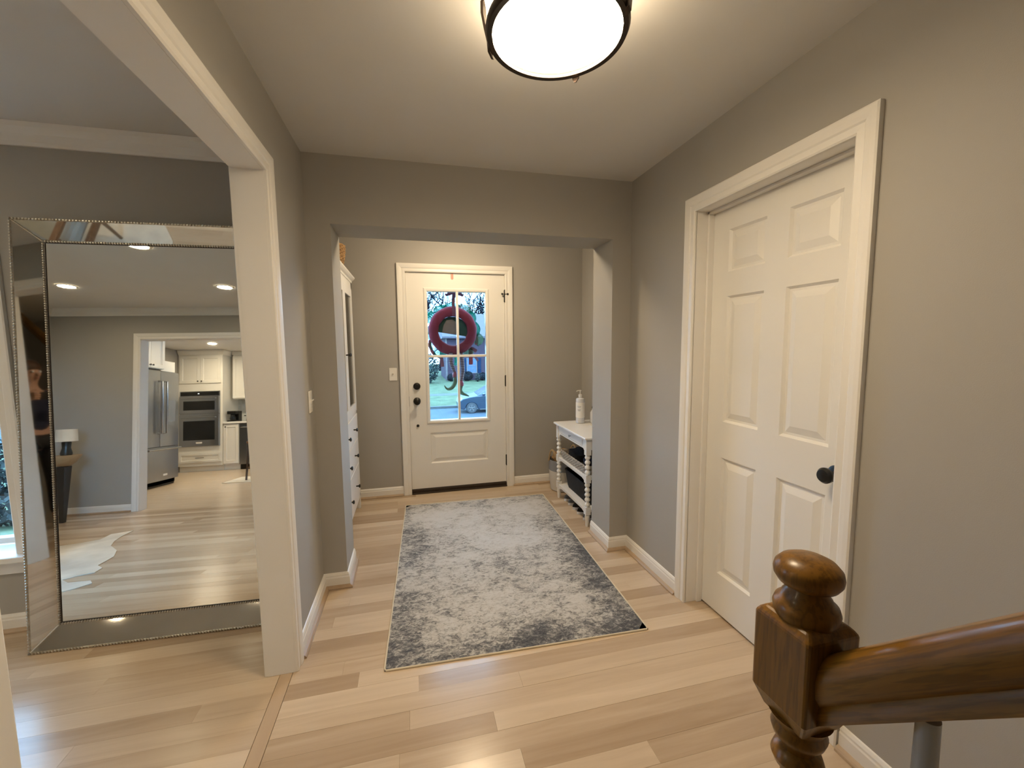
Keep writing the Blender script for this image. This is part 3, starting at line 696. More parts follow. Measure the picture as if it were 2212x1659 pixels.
# tray basket with dark gloves on the upper shelf
twig = pm('grey_wicker', (.36, .32, .27), .8, var=.3, scale=50)
tb = thing('shelf_basket', 'grey woven tray basket on the upper shelf of the console table', 'basket', (1.45, 3.17, .386))
m_ = MB()
for i in range(7):
    z = .391+i*.011; ex = .012*i/6; X0, X1, Y0, Y1 = CX0+.035-ex, CX1-.05+ex, CY0+.07-ex, CY1-.08+ex; pts = []; nn = 22
    for a, b, c, e in ((X0, Y0, X1, Y0), (X1, Y0, X1, Y1), (X1, Y1, X0, Y1), (X0, Y1, X0, Y0)):
        for k in range(nn):
            pts.append(Vector((a+(c-a)*k/nn, b+(e-b)*k/nn, z)) + Vector((b-e, c-a, 0)).normalized()*(-.003 if (k+i) % 2 else .003))
    m_.loop_tube(pts, .0058, 5)
build('woven_side', m_, twig, tb, smooth=True)
build('basket_base', MB().box(CX0+.035, CY0+.07, .3862, CX1-.05, CY1-.08, .392), twig, tb)
navy = pm('navy_knit', (.012, .015, .035), .95, var=.3, scale=40); blackcloth = pm('black_cloth', (.010, .010, .012), .95, var=.3, scale=30)
def lump(name, c, sx, sy, sz, mat_, label, cat, seed, group=None):
    r_ = random.Random(seed); m_ = MB().ball((0, 0, 0), 1, 20, 12)
    ph = [r_.uniform(0, 6) for _ in range(6)]
    for i, p in enumerate(m_.v):
        k = 1+.10*sin(3*p.x+ph[0])*sin(4*p.y+ph[1])+.06*sin(7*p.z+5*p.x+ph[2])+.05*sin(9*p.y+ph[3])
        z = p.z if p.z > -.6 else -.6
        m_.v[i] = Vector((c[0]+p.x*sx*k, c[1]+p.y*sy*k, c[2]+(z+.6)*sz*(k if z > -.5 else 1)))
    return solo(name, m_, mat_, label, cat, group, smooth=True)
lump('knit_hat', (1.43, 3.32, .3925), .11, .12, .065, blackcloth, 'black knit hat heaped at the far end of the shelf basket', 'hat', 3)
lump('knit_glove', (1.43, 3.06, .3925), .10, .10, .060, navy, 'navy knit glove at the near end of the shelf basket', 'glove', 4)
# black bin on lower shelf
bn = thing('storage_bin', 'soft black storage bin on the lower shelf of the console table', 'bin', (1.46, 3.17, .132))
def rrect(x0, x1, y0, y1, r, z, n=5):
    P = []
    for cx, cy, a0 in ((x1-r, y0+r, -90), (x1-r, y1-r, 0), (x0+r, y1-r, 90), (x0+r, y0+r, 180)):
        for k in range(n): a = RD(a0+90*k/(n-1)); P.append(Vector((cx+r*cos(a), cy+r*sin(a), z)))
    return P
b0 = (CX0+.045, CX1-.045, CY0+.06, CY1-.07)
def inset(b, d): return (b[0]+d, b[1]-d, b[2]+d, b[3]-d)
build('bin_body', MB().rings([rrect(*inset(b0, .025), .05, .1325), rrect(*inset(b0, .02), .05, .150), rrect(*b0, .06, .285), rrect(*b0, .06, .292), rrect(*inset(b0, .010), .055, .292), rrect(*inset(b0, .03), .05, .145)]), blackcloth, bn, smooth=True)
build('rim', MB().loop_tube(rrect(*b0, .06, .290), .006, 6), blackcloth, bn, smooth=True)
# shoes under the console
def shoe(x, y, ang, colr, solec, label, group):
    o = thing('shoe', label, 'shoe', (x, y, 0), group)
    def foot(t):  # half width along length 0 heel .. 1 toe
        return .034+.010*sin(pi*min(1, t*1.15))-.016*max(0, (t-.75)/.25)**2
    L_ = .26; c = Vector((x, y, 0)); ca, sa = cos(ang), sin(ang)
    W = lambda a, b, z: c + Vector((a*ca-b*sa, a*sa+b*ca, z))
    sl = []
    for z, g in ((.001, .0), (.012, .003), (.024, .002)):
        ring = []
        for k in range(24):
            q = 2*pi*k/24; t = (1-cos(q))/2; ring.append(W(-t*L_+.5*L_, (foot(t)+g)*(abs(sin(q))**.6)*(1 if sin(q) >= 0 else -1), z))
        sl.append(ring)
    build('sole', MB().rings(sl), solec, o, smooth=True)
    up = []
    for z, s0, e0, w in ((.024, 0, 1, 1.0), (.045, .0, .97, .98), (.065, .02, .80, .85), (.085, .03, .55, .62), (.098, .04, .42, .5)):
        ring = []
        for k in range(24):
            q = 2*pi*k/24; t = s0+(e0-s0)*(1-cos(q))/2; ring.append(W(-t*L_+.5*L_, foot(t)*w*(abs(sin(q))**.6)*(1 if sin(q) >= 0 else -1), z))
        up.append(ring)
    build('upper', MB().rings(up), colr, o, smooth=True)
    build('laces', MB().tube([W(.02, -.018, .078), W(.02, .018, .078)], .003, 6).tube([W(.0, -.020, .070), W(.0, .020, .070)], .003, 6).tube([W(-.02, -.022, .060), W(-.02, .022, .060)], .003, 6), plastic_m, o)
sole_w = pm('rubber_sole', (.62, .63, .66), .6); grey_m = pm('grey_mesh', (.10, .11, .13), .8, var=.3, scale=60)
for i, (yy, cl, lb) in enumerate(((3.39, grey_m, 'dark sneaker under the console, farthest of the row'), (3.29, grey_m, 'dark sneaker under the console, second from the far leg'), (3.19, blackcloth, 'black sneaker in the middle of the row under the console'), (3.09, blackcloth, 'black sneaker under the console, second from the near leg'), (2.97, grey_m, 'dark sneaker under the console, nearest the pillar'))):
    shoe(1.42, yy, 0, cl, sole_w, lb, 'shoes under the console table')
# floor basket beyond the console
fb = thing('floor_basket', 'grey and cream floor basket with rope handles left of the console table', 'basket', (1.40, 3.70, 0))
bcn = Vector((1.40, 3.70, 0))
low = pm('canvas_cream', (.60, .57, .52), .9, var=.06, bump=.3, bscale=300); up_ = pm('canvas_grey', (.22, .225, .24), .9, var=.1)
rope = pm('rope', (.42, .30, .17), .85, var=.25, scale=90)
build('lower_body', MB().lathe([(0, .001), (.115, .001), (.125, .01), (.140, .20), (.136, .20)], bcn, 28), low, fb, smooth=True, label='cream canvas lower half')
build('upper_band', MB().lathe([(.1402, .198), (.1425, .30), (.137, .30), (.120, .02), (0, .02)], bcn, 28), up_, fb, smooth=True, label='grey upper band')
for a0 in (205, 25):
    p = []
    for k in range(13):
        t = k/12; a = RD(a0 + (t-.5)*52); p.append(bcn+Vector((.146*cos(a), .146*sin(a), .29+.115*sin(pi*t))))
    build('handle', MB().tube(p, .009, 8), rope, fb, smooth=True)
lump('fleece_blanket', (1.40, 3.70, .262), .105, .105, .075, wick_m, 'brown folded blanket inside the floor basket', 'blanket', 9)

# ================================================================== STAIR RAILING AND STAIRS
NX, NY, NS = .5405, .4485, .0445
rail = thing('stair_railing', 'stained oak newel post with sloping handrail in the lower right corner', 'railing', (NX, NY, 0))
m_ = MB(); ch = .016
def sq(s, z): return [Vector((NX+a*s, NY+b*s, z)) for a, b in ((-1, -1), (1, -1), (1, 1), (-1, 1))]
pb = build('newel_block', MB().rings([sq(NS-.012, .850), sq(NS, .880), sq(NS, 1.000), sq(NS-.010, 1.010)]), oak_z, rail, bevel=.004)
turn = [(.0, .60), (.020, .60), (.024, .66), (.021, .74), (.020, .765), (.030, .775), (.034, .785), (.030, .797), (.022, .802), (.024, .812), (.033, .820), (.036, .830), (.032, .840), (.036, .848), (.041, .856), (0, .860)]
build('turned_shaft', MB().lathe(turn, (NX, NY, 0), 32).lathe([(.020, .602), (.034, .45), (.036, .40), (.028, .36), (.038, .345), (.038, .33), (0, .33)], (NX, NY, 0), 32), oak_z, rail, smooth=True)
build('newel_foot', MB().rings([sq(NS, 0.001), sq(NS, .325), sq(NS-.012, .34)]), oak_z, rail, bevel=.003)
build('finial', MB().lathe([(.038, 1.006), (.0405, 1.012), (.0415, 1.020), (.039, 1.028), (.033, 1.032), (.031, 1.038), (.026, 1.045), (.0235, 1.050), (.027, 1.053), (.037, 1.058), (.042, 1.066), (.0428, 1.073), (.041, 1.081), (.034, 1.089), (.023, 1.0945), (.011, 1.0965), (0, 1.097)], (NX, NY, 0), 40), oak_z, rail, smooth=True)
SL = RD(45.5); rd = Vector((0, -cos(SL), sin(SL))); rn = Vector((0, sin(SL), cos(SL))); rx = Vector((1, 0, 0))
RS = Vector((NX, .404, .931))
prof = [(-.024, -.035), (.024, -.035), (.024, -.022), (.020, -.016), (.029, -.006), (.031, .010), (.028, .022), (.018, .033), (.007, .0365), (-.007, .0365), (-.018, .033), (-.028, .022), (-.031, .010), (-.029, -.006), (-.020, -.016), (-.024, -.022)]
lp = []
for t in (-.045, 2.1):
    # the newel end is cut plumb against the block, the far end square
    lp.append([ (RS + rx*a + rn*b + rd*(t if t > 0 else (b*math.tan(SL)))) for a, b in prof])
build('handrail', MB().rings(lp), oak_rail, rail, smooth=True)
bal_m = pm('shaded_baluster', (.42, .42, .40), .45, var=.03)  # white paint greyed, the shade under the handrail is in the colour
RISE, GO = .18, .18/math.tan(SL)
for i in range(5):
    yb = .300 - .135*i; zt = RS.z + (RS.y-yb)*math.tan(SL) - .050; zb = RISE*(1+int((.40-yb)/GO))
    pr = [(.014, zb), (.016, zb+.10), (.0165, zb+.16), (.011, zb+.18), (.018, zb+.20), (.015, zb+.28), (.0105, zt)]
    pr = [(r, z) for r, z in pr if z <= zt]
    build('baluster', MB().lathe(pr, (NX, yb, 0), 16), bal_m, rail, smooth=True, label='turned baluster, white paint greyed for the rail shade')
st = thing('staircase', 'flight of stairs rising behind the oak newel post', 'stairs', (.96, -.2, 0), kind='structure')
for i in range(8):
    yf = .40 - GO*i; z = RISE*(i+1)
    build('riser', MB().box(.50, yf-.018, RISE*i+.001, 1.38, yf, z-.025), trim_m, st)
    build('tread', MB().box(.49, yf-GO-.02, z-.025, 1.385, yf+.022, z), plank_m, st, bevel=.006)
build('stringer', MB().prism([(.40, 0.001), (.40, RISE), (.40-GO*8, RISE*8), (.40-GO*8, 0.001)], lambda a, b, d: Vector((d, a, b)), .515, .53), trim_m, st)

# ================================================================== WREATH OUTSIDE THE FRONT DOOR
red_m = pm('red_felt', (0.1050, 0.0030, 0.0100), .9, var=.15, scale=14, bump=.3, bscale=200)
ribr = pm('crimson_ribbon', (0.0600, 0.0030, 0.0100), .6, var=.15)
brightred = pm('bright_red_ribbon', (0.1400, 0.0070, 0.0080), .7, var=.15)
pink_m = pm('pink_ribbon', (0.1200, 0.0300, 0.0350), .7, var=.15)
greenf = pm('dark_green_felt', (0.0132, 0.0396, 0.0231), .95, var=.2, scale=20)
tan_f = pm('taupe_felt', (0.1320, 0.0924, 0.0627), .95, var=.1, scale=15)
shoeg = pm('green_shoe_felt', (0.0450, 0.0550, 0.0160), .9, var=.2, scale=18)
def sheer(name, col, a):
    m = bpy.data.materials.new(name); m.use_nodes = True; nt = m.node_tree; nt.nodes.clear(); L = nt.links
    o = N(nt, 'ShaderNodeOutputMaterial'); mx = N(nt, 'ShaderNodeMixShader'); tr = N(nt, 'ShaderNodeBsdfTransparent'); df = N(nt, 'ShaderNodeBsdfDiffuse'); tl = N(nt, 'ShaderNodeBsdfTranslucent'); ad = N(nt, 'ShaderNodeMixShader')
    wv = N(nt, 'ShaderNodeTexNoise'); wv.inputs['Scale'].default_value = 40; tc = N(nt, 'ShaderNodeTexCoord'); L.new(tc.outputs['Object'], wv.inputs['Vector'])
    mr = N(nt, 'ShaderNodeMapRange'); mr.inputs[1].default_value = .3; mr.inputs[2].default_value = .7; mr.inputs[3].default_value = a-.15; mr.inputs[4].default_value = a+.15; L.new(wv.outputs['Fac'], mr.inputs[0])
    df.inputs['Color'].default_value = col+(1,); tl.inputs['Color'].default_value = col+(1,)
    ad.inputs[0].default_value = .6; L.new(df.outputs[0], ad.inputs[1]); L.new(tl.outputs[0], ad.inputs[2])
    L.new(mr.outputs[0], mx.inputs[0]); L.new(tr.outputs[0], mx.inputs[1]); L.new(ad.outputs[0], mx.inputs[2]); L.new(mx.outputs[0], o.inputs['Surface']); return m
teal_m = sheer('teal_mesh', (.008, .12, .075), .72); sage_m = sheer('sage_mesh', (.06, .09, .05), .65)
def stripes():
    m, nt, b = new_mat('striped_stocking'); L = nt.links; tc = N(nt, 'ShaderNodeTexCoord'); sp = N(nt, 'ShaderNodeSeparateXYZ'); L.new(tc.outputs['Object'], sp.inputs[0])
    ml = N(nt, 'ShaderNodeMath', operation='MULTIPLY'); ml.inputs[1].default_value = 2*pi/.0165; L.new(sp.outputs[2], ml.inputs[0])
    sn = N(nt, 'ShaderNodeMath', operation='SINE'); L.new(ml.outputs[0], sn.inputs[0])
    rp = N(nt, 'ShaderNodeValToRGB'); rp.color_ramp.interpolation = 'CONSTANT'; e = rp.color_ramp.elements; e[0].color = (.04, .007, .011, 1); e[1].position = .5; e[1].color = (.22, .17, .15, 1)
    L.new(sn.outputs[0], rp.inputs['Fac']); L.new(rp.outputs['Color'], b.inputs['Base Color']); b.inputs['Roughness'].default_value = .9; return m
stripe_m = stripes()
WY = 4.055
wr = thing('wreath', 'red felt wreath with teal mesh and dangling striped stocking legs hung outside the front door', 'wreath', (.40, WY, .9))
wc = Vector((.401, WY, 1.537)); m_ = MB(); pts = []
rings_ = []
for k in range(64):
    a = 2*pi*k/64; rm = .186; ring = []
    for j in range(14):
        q = 2*pi*j/14; rr_ = .047*(1+.035*sin(9*a+2*sin(a*2)))
        R_ = rm+rr_*cos(q); ring.append(wc+Vector((R_*cos(a), -rr_*.55*sin(q), R_*sin(a))))
    rings_.append(ring)
rings_.append(rings_[0]); m_.rings(rings_, caps=False)
build('felt_ring', m_, red_m, wr, smooth=True)
def ribbon(name, pts, w, mat_, nrm=(0, 1, 0), par=wr, thick=.0012):
    """flat strip through points; width lies in the picture plane of the door"""
    pts = [Vector(p) for p in pts]; n = len(pts); m_ = MB(); ls = []
    ws = w if isinstance(w, (list, tuple)) else [w]*n
    for i, p in enumerate(pts):
        t = (pts[min(i+1, n-1)]-pts[max(i-1, 0)]).normalized(); s_ = t.cross(Vector(nrm)).normalized(); o_ = Vector((0, thick, 0))
        ls.append([p-s_*ws[i]/2, p+s_*ws[i]/2, p+s_*ws[i]/2+o_, p-s_*ws[i]/2+o_])
    m_.rings(ls); return build(name, m_, mat_, par, smooth=True)
ribbon('hanging_ribbon', [(.415, 4.012, 1.92), (.412, 4.020, 1.84), (.408, 4.022, 1.78), (.412, 4.021, 1.72), (.418, 4.022, 1.68)], [.042, .028, .024, .034, .042], ribr)
for s in (-1, 1):
    ribbon('bow_tail', [(.42+s*.01, 4.014, 1.905), (.42+s*.045, 4.016, 1.885), (.42+s*.085, 4.018, 1.868)], [.03, .034, .02], ribr)
    ribbon('bow_loop', [(.42, 4.013, 1.905), (.42+s*.04, 4.016, 1.92), (.42+s*.075, 4.020, 1.910), (.42+s*.05, 4.024, 1.893), (.42, 4.016, 1.900)], .03, ribr)
def tulle(c, rx_, rz_, mat_, seed):
    r_ = random.Random(seed); m_ = MB(); vs = []; nu, nv = 18, 8
    for i in range(nu):
        for j in range(nv+1):
            a = 2*pi*i/nu; t = j/nv; k = sin(pi*t)**.6
            vs.append((c[0]+rx_*k*cos(a)*(1+.2*sin(5*a+seed)), WY+.055+.03*sin(a)*k+.010*sin(7*a+3*t+seed), c[1]+rz_*(t*2-1)*(1+.15*sin(3*a+seed))))
    fs = [(i*(nv+1)+j, ((i+1) % nu)*(nv+1)+j, ((i+1) % nu)*(nv+1)+j+1, i*(nv+1)+j+1) for i in range(nu) for j in range(nv)]
    m_.add(vs, fs); build('mesh_loop', m_, mat_, wr, smooth=True)
for i, (x, z, a, b, mt) in enumerate(((.205, 1.665, .055, .06, teal_m), (.30, 1.735, .075, .05, teal_m), (.40, 1.765, .075, .05, teal_m), (.50, 1.745, .075, .05, sage_m), (.585, 1.66, .05, .07, teal_m), (.635, 1.55, .045, .07, teal_m), (.655, 1.455, .05, .06, sage_m), (.215, 1.40, .045, .06, sage_m), (.27, 1.32, .06, .045, teal_m), (.545, 1.335, .06, .04, sage_m), (.19, 1.52, .04, .07, teal_m))):
    tulle((x, z), a, b, mt, i)
back = build('felt_backing', MB().prism([(.255+0, 1.528), (.535, 1.482), (.560, 1.56), (.52, 1.63), (.45, 1.672), (.37, 1.675), (.30, 1.645), (.262, 1.59)], lambda a, b, d: Vector((a, WY+d, b)), .030, .034), greenf, wr)
build('face_flap', MB().prism([(.30, 1.522), (.455, 1.498), (.455, 1.61), (.40, 1.648), (.345, 1.64), (.315, 1.59)], lambda a, b, d: Vector((a, WY+d, b)), .024, .028), tan_f, wr)
for z0, pts, w, mt in ((0, [(.185, 1.45), (.18, 1.40), (.20, 1.34), (.235, 1.295)], .030, brightred), (0, [(.285, 1.29), (.292, 1.24), (.296, 1.19)], .035, pink_m), (0, [(.575, 1.37), (.577, 1.29), (.575, 1.205)], .040, brightred), (0, [(.55, 1.375), (.60, 1.36), (.635, 1.335)], .035, ribr), (0, [(.625, 1.50), (.64, 1.45), (.635, 1.40)], .03, brightred), (0, [(.61, 1.30), (.635, 1.26), (.65, 1.24)], .022, pink_m), (0, [(.435, 1.30), (.432, 1.24), (.425, 1.20)], .035, teal_m)):
    ribbon('ribbon_tail', [(x, WY+.045, z) for x, z in pts], w, mt)
def limb(name, pts, rad, mat_, seg=12):
    P_ = [Vector((x, WY-.005, z)) for x, z in pts]; out, rs = [], []
    for i in range(len(P_)-1):      # Catmull-Rom resample
        p0, p1, p2, p3 = P_[max(i-1, 0)], P_[i], P_[i+1], P_[min(i+2, len(P_)-1)]
        for k in range(6):
            t = k/6; out.append(.5*((2*p1)+(p2-p0)*t+(2*p0-5*p1+4*p2-p3)*t*t+(3*p1-p0-3*p2+p3)*t**3)); rs.append(rad[i]+(rad[i+1]-rad[i])*t)
    out.append(P_[-1]); rs.append(rad[-1])
    return build(name, MB().tube(out, rs, seg, flat=.8), mat_, wr, smooth=True)
limb('stocking_leg', [(.375, 1.33), (.376, 1.235), (.390, 1.187), (.411, 1.130)], [.026, .025, .023, .020], stripe_m)
limb('cuff', [(.411, 1.142), (.408, 1.115), (.407, 1.088)], [.020, .029, .022], brightred)
limb('curled_shoe', [(.411, 1.095), (.408, 1.035), (.380, .990), (.346, .975), (.322, .986), (.306, 1.012)], [.022, .026, .024, .018, .011, .004], shoeg)
limb('stocking_leg', [(.478, 1.33), (.485, 1.209), (.488, 1.145), (.470, 1.045)], [.027, .026, .024, .020], stripe_m)
limb('cuff', [(.470, 1.055), (.472, 1.028), (.475, 1.000)], [.020, .029, .022], brightred)
limb('curled_shoe', [(.470, 1.005), (.458, .962), (.478, .930), (.511, .913), (.545, .897)], [.022, .026, .023, .016, .005], shoeg)

# ================================================================== OUTDOORS
asphalt = pm('asphalt', (0.0420, 0.0500, 0.0580), .9, var=.08, scale=2)
conc = pm('concrete', (0.0580, 0.0580, 0.0550), .9, var=.05, scale=3)
grass_m = pm('grass', (0.0520, 0.0620, 0.0340), .95, var=.25, scale=1.5, bump=.5, bscale=30)
GZ = -2.70
struct('road', MB().box(-60, 21.5, GZ-.4, 70, 27.0, GZ), asphalt, 'pale grey road beyond the front door', 'road')
struct('curb', MB().box(-60, 27.0, GZ-.4, 70, 27.25, GZ+.14), conc, 'concrete curb along the far side of the road', 'curb')
struct('verge', MB().box(-60, 27.25, GZ-.4, 70, 33.0, GZ+.12), grass_m, 'strip of grass between curb and sidewalk', 'grass')
struct('sidewalk', MB().box(-60, 33.0, GZ-.4, 70, 34.3, GZ+.13), conc, 'concrete sidewalk across the street', 'sidewalk')
struct('lawn', MB().box(-60, 34.3, GZ-.4, 70, 90, GZ+.11), grass_m, 'lawn in front of the house across the street', 'lawn')
struct('front_yard', MB().prism([(2.9, -.45), (6.0, -.75), (21.5, GZ+.1), (21.5, GZ-.5), (2.9, GZ-.5)], lambda a, b, d: Vector((d, a, b)), -60, 70), grass_m, 'sloping grass yard before the house', 'lawn')
struct('porch', MB().box(-1.2, 4.06, -.40, 2.2, 5.3, -.16), conc, 'concrete porch slab outside the front door', 'porch')
# house across the street
siding = pm('grey_siding', (0.0340, 0.0230, 0.0300), .8, var=.04, scale=1.5)
owhite = pm('outdoor_white', (0.1000, 0.0850, 0.0800), .5, var=.02)
hs = thing('house', 'grey sided house with white windows and blue shutters across the street', 'house', (11.5, 50, GZ+.11))
HB = GZ+.11
build('wall', MB().box(3.85, 47.0, HB, 20.0, 56.0, 2.3), siding, hs)
m_ = MB(); z = HB
while z < 2.2: m_.prism([(46.975, z), (47.0, z), (47.0, z+.2), (46.992, z+.2)], lambda a, b, d: Vector((d, a, b)), 3.85, 20.0); z += .2
build('clapboards', m_, siding, hs, kind='stuff')
build('corner_trim', MB().box(3.78, 46.95, HB, 3.95, 47.02, 2.3), owhite, hs)
build('roof', MB().prism([(46.4, 2.35), (51.5, 5.2), (56.6, 2.35), (56.6, 2.15), (46.4, 2.15)], lambda a, b, d: Vector((d, a, b)), 3.4, 20.5), pm('shingles', (0.0450, 0.0340, 0.0400), .95, var=.25, scale=8), hs)
shut_m = pm('blue_shutter', (0.0050, 0.0150, 0.0340), .7, var=.05); winb = pm('window_blue_glass', (.05, .08, .14), .08, var=.1)
for wx in (6.10, 10.6, 14.8):
    w_ = build('window', frame_mb(lambda u, v, d: Vector((u, 46.97-d, v)), wx+.10, wx+1.10, -1.72, -.16, [(0, -.02), (0, .05), (.10, .05), (.10, -.02)], closed=True).box(wx+.10, 46.93, -.97, wx+1.10, 46.98, -.90), owhite, hs)
    build('pane', MB().box(wx+.10, 46.955, -1.72, wx+1.10, 46.965, -.16), winb, w_)
    m_ = MB()
    for k in (1, 2): m_.box(wx+.10+k/3.-.012, 46.94, -1.72, wx+.10+k/3.+.012, 46.953, -.16)
    for zz in (-1.35, -.53): m_.box(wx+.10, 46.94, zz-.012, wx+1.10, 46.953, zz+.012)
    build('glazing_bars', m_, owhite, w_)
    for sx in (wx-.42, wx+1.27):
        s_ = build('shutter', MB().box(sx, 46.93, -1.80, sx+.38, 46.975, -.10), shut_m, hs)
        m_ = MB()
        for k in range(12): m_.box(sx+.05, 46.915, -1.72+k*.132, sx+.33, 46.935, -1.72+k*.132+.08)
        build('louvres', m_, shut_m, s_)
# foliage
def bush_mb(c, rx_, rz_, n, seed, leaf=.10):
    r_ = random.Random(seed); m_ = MB(); c = Vector(c)
    for i in range(n):
        u = Vector((r_.gauss(0, 1), r_.gauss(0, 1), r_.gauss(0, 1))).normalized(); k = r_.uniform(.55, 1.0)**.5
        p = c + Vector((u.x*rx_*k, u.y*rx_*k, rz_ + u.z*rz_*k))
        a = Vector((r_.gauss(0, 1), r_.gauss(0, 1), r_.gauss(0, 1))).normalized()*leaf; b = a.cross(u+Vector((.01, .02, .03))).normalized()*leaf*.5
        m_.add([p-a, p+b, p+a, p-b], [(0, 1, 2, 3)])
    return m_
leaf_d = pm('evergreen_leaf', (0.0090, 0.0110, 0.0130), .8, var=.4, scale=3); leaf_l = pm('pale_leaf', (0.0220, 0.0260, 0.0240), .8, var=.4, scale=3); bark = pm('bark', (0.0060, 0.0060, 0.0080), .95, var=.3, scale=6)
def bush(c, rx_, rz_, n, seed, mat_, label, leaf=.10, group=None):
    o = thing('shrub', label, 'shrub', c, group)
    build('foliage', bush_mb(c, rx_, rz_, n, seed, leaf), mat_, o, kind='stuff', recalc=False)
    build('stem', MB().tube([Vector(c), Vector(c)+Vector((.02, 0, rz_))], .05*rx_+.02, 6), bark, o)
GS = 'shrubs in front of the grey house'
bush((4.25, 46.0, HB), .45, .42, 500, 1, leaf_d, 'dark clipped shrub at the left corner of the grey house', group=GS)
bush((6.05, 46.0, HB), .62, .55, 700, 2, leaf_d, 'dark clipped shrub below the window of the grey house', group=GS)
bush((7.75, 46.0, HB), .50, .45, 600, 3, leaf_d, 'round dark shrub below the blue shutter', group=GS)
bush((6.95, 44.6, HB), .30, .48, 240, 4, leaf_l, 'pale twiggy shrub between the dark shrubs', group=GS)
bush((1.6, 44.6, HB), 1.3, 1.6, 900, 5, leaf_l, 'loose pale shrub on the lawn left of the grey house', .16, GS)
bush((-6.6, 9.2, -1.1), .8, .55, 1300, 6, leaf_l, 'dark evergreen shrub outside the living room window', .07)
bush((-4.9, 6.6, -.85), .5, .28, 800, 7, leaf_l, 'low evergreen shrub outside the living room window', .06)
# bare trees
def tree(c, h, seed, label):
    r_ = random.Random(seed); m_ = MB()
    def br(p, d, L_, r, lv):
        n = 3; pts = [p]; q = p; dd_ = d
        for i in range(n):
            dd_ = (dd_ + Vector((r_.gauss(0, .14), r_.gauss(0, .14), r_.gauss(0, .08)+.05))).normalized(); q = q + dd_*(L_/n); pts.append(q)
        m_.tube(pts, [r, r*.85, r*.7, r*.55], 5 if lv < 2 else 3)
        if lv >= 6: return
        for i in range(3 if lv < 2 else r_.choice((2, 3, 3))):
            base = pts[r_.choice((1, 2, 3, 3))]
            s_ = Vector((r_.gauss(0, 1), r_.gauss(0, 1), r_.gauss(.25, .5))).normalized()
            br(base, (dd_*.75 + s_*.75).normalized(), L_*r_.uniform(.58, .80), max(r*.58, .026), lv+1)
    br(Vector(c), Vector((0, 0, 1)), h*.30, h*.016, 0)
    o = solo('bare_tree', m_, bark, label, 'tree', 'bare winter trees', recalc=False)
for i, (x, yy, h, lb) in enumerate(((-1.5, 60, 17, 'bare tree left of the grey house, seen at the far left of the door window'), (.6, 56, 14, 'bare tree just left of the grey house'), (6.4, 62, 20, 'tall bare tree behind the grey house, above the wreath'), (10.8, 60, 18, 'bare tree behind the grey house, right of the wreath'), (.4, 70, 20, 'distant bare tree behind the pale shrub'), (13.5, 64, 20, 'bare tree at the far right behind the grey house'), (4.4, 66, 19, 'distant bare tree behind the roof of the grey house'), (8.8, 68, 20, 'distant bare tree farthest right of the roof'), (-3.2, 66, 18, 'distant bare tree left of all others in the door window'), (5.6, 72, 21, 'far bare tree behind the middle of the grey house'), (12.2, 72, 21, 'far bare tree behind the right end of the grey house'), (1.6, 78, 22, 'farthest bare tree behind the pale shrub'), (-9.5, 16, 9, 'bare tree outside the living room window'))):
    tree((x, yy, GZ+.1 if yy > 22 else -1.9), h, 40+i, lb)
# parked car
paint = pm('blue_grey_car_paint', (0.0140, 0.0240, 0.0400), .3, metal=.3, var=.02, coat=.3); tire = pm('tire_rubber', (.02, .02, .022), .85); rimm = pm('alloy_rim', (0.0750, 0.0700, 0.0650), .4, metal=.3, var=.03)
CY, CW = 24.55, 1.78
car = thing('parked_car', 'blue grey car parked on the street beyond the front door', 'car', (4.9, CY+CW/2, GZ))
side = [(2.72, -2.40), (2.70, -2.12), (2.76, -1.92), (2.92, -1.80), (3.30, -1.71), (3.72, -1.655), (4.55, -1.62), (6.40, -1.62), (6.95, -1.66), (7.12, -1.80), (7.15, -2.15), (7.10, -2.42)]
def arch(cx, r, n=9): return [(cx+r*cos(RD(180*k/(n-1))), -2.42+max(0, r*sin(RD(180*k/(n-1))))) for k in range(n)]
body = side + [(6.6, -2.50)] + arch(6.18, .37) + [(5.7, -2.50), (3.95, -2.50)] + arch(3.45, .37) + [(2.98, -2.46)]
build('body', MB().prism(body, lambda a, b, d: Vector((a, CY+d, b)), 0, CW), paint, car, bevel=.05)
gh0 = [(3.78, -1.65), (4.58, -1.18), (5.05, -1.10), (5.75, -1.11), (6.25, -1.22), (6.85, -1.64)]
m_ = MB(); lo = [Vector((a, CY+.06+(b+1.65)*.32, b)) for a, b in gh0]; hi = [Vector((a, CY+CW-.06-(b+1.65)*.32, b)) for a, b in gh0]
n_ = len(gh0); m_.add(lo+hi, [tuple(range(n_))[::-1], tuple(range(n_, 2*n_))]+[(i, (i+1) % n_, n_+(i+1) % n_, n_+i) for i in range(n_)])
build('cabin', m_, paint, car, bevel=.03)
carglass = pm('car_glass', (0.0132, 0.0165, 0.0211), .15, var=.05)
def sidewin(poly): return MB().prism(poly, lambda a, b, d: Vector((a, CY+.055+(b+1.65)*.32+d, b)), -.004, .004)
build('side_window', sidewin([(4.10, -1.60), (4.66, -1.24), (5.02, -1.17), (5.30, -1.17), (5.30, -1.60)]), carglass, car)
build('side_window', sidewin([(5.38, -1.60), (5.38, -1.17), (5.72, -1.18), (6.12, -1.28), (6.50, -1.60)]), carglass, car)
m_ = MB(); a0, a1 = (3.83, -1.615), (4.55, -1.20)
P_ = [Vector((a0[0]-.012, CY+.14, a0[1]+.012)), Vector((a0[0]-.012, CY+CW-.14, a0[1]+.012)), Vector((a1[0]-.012, CY+CW-.27, a1[1]+.012)), Vector((a1[0]-.012, CY+.27, a1[1]+.012))]
m_.add(P_+[p+Vector((.01, 0, -.01)) for p in P_], [(0, 1, 2, 3), (7, 6, 5, 4), (0, 4, 5, 1), (1, 5, 6, 2), (2, 6, 7, 3), (3, 7, 4, 0)])
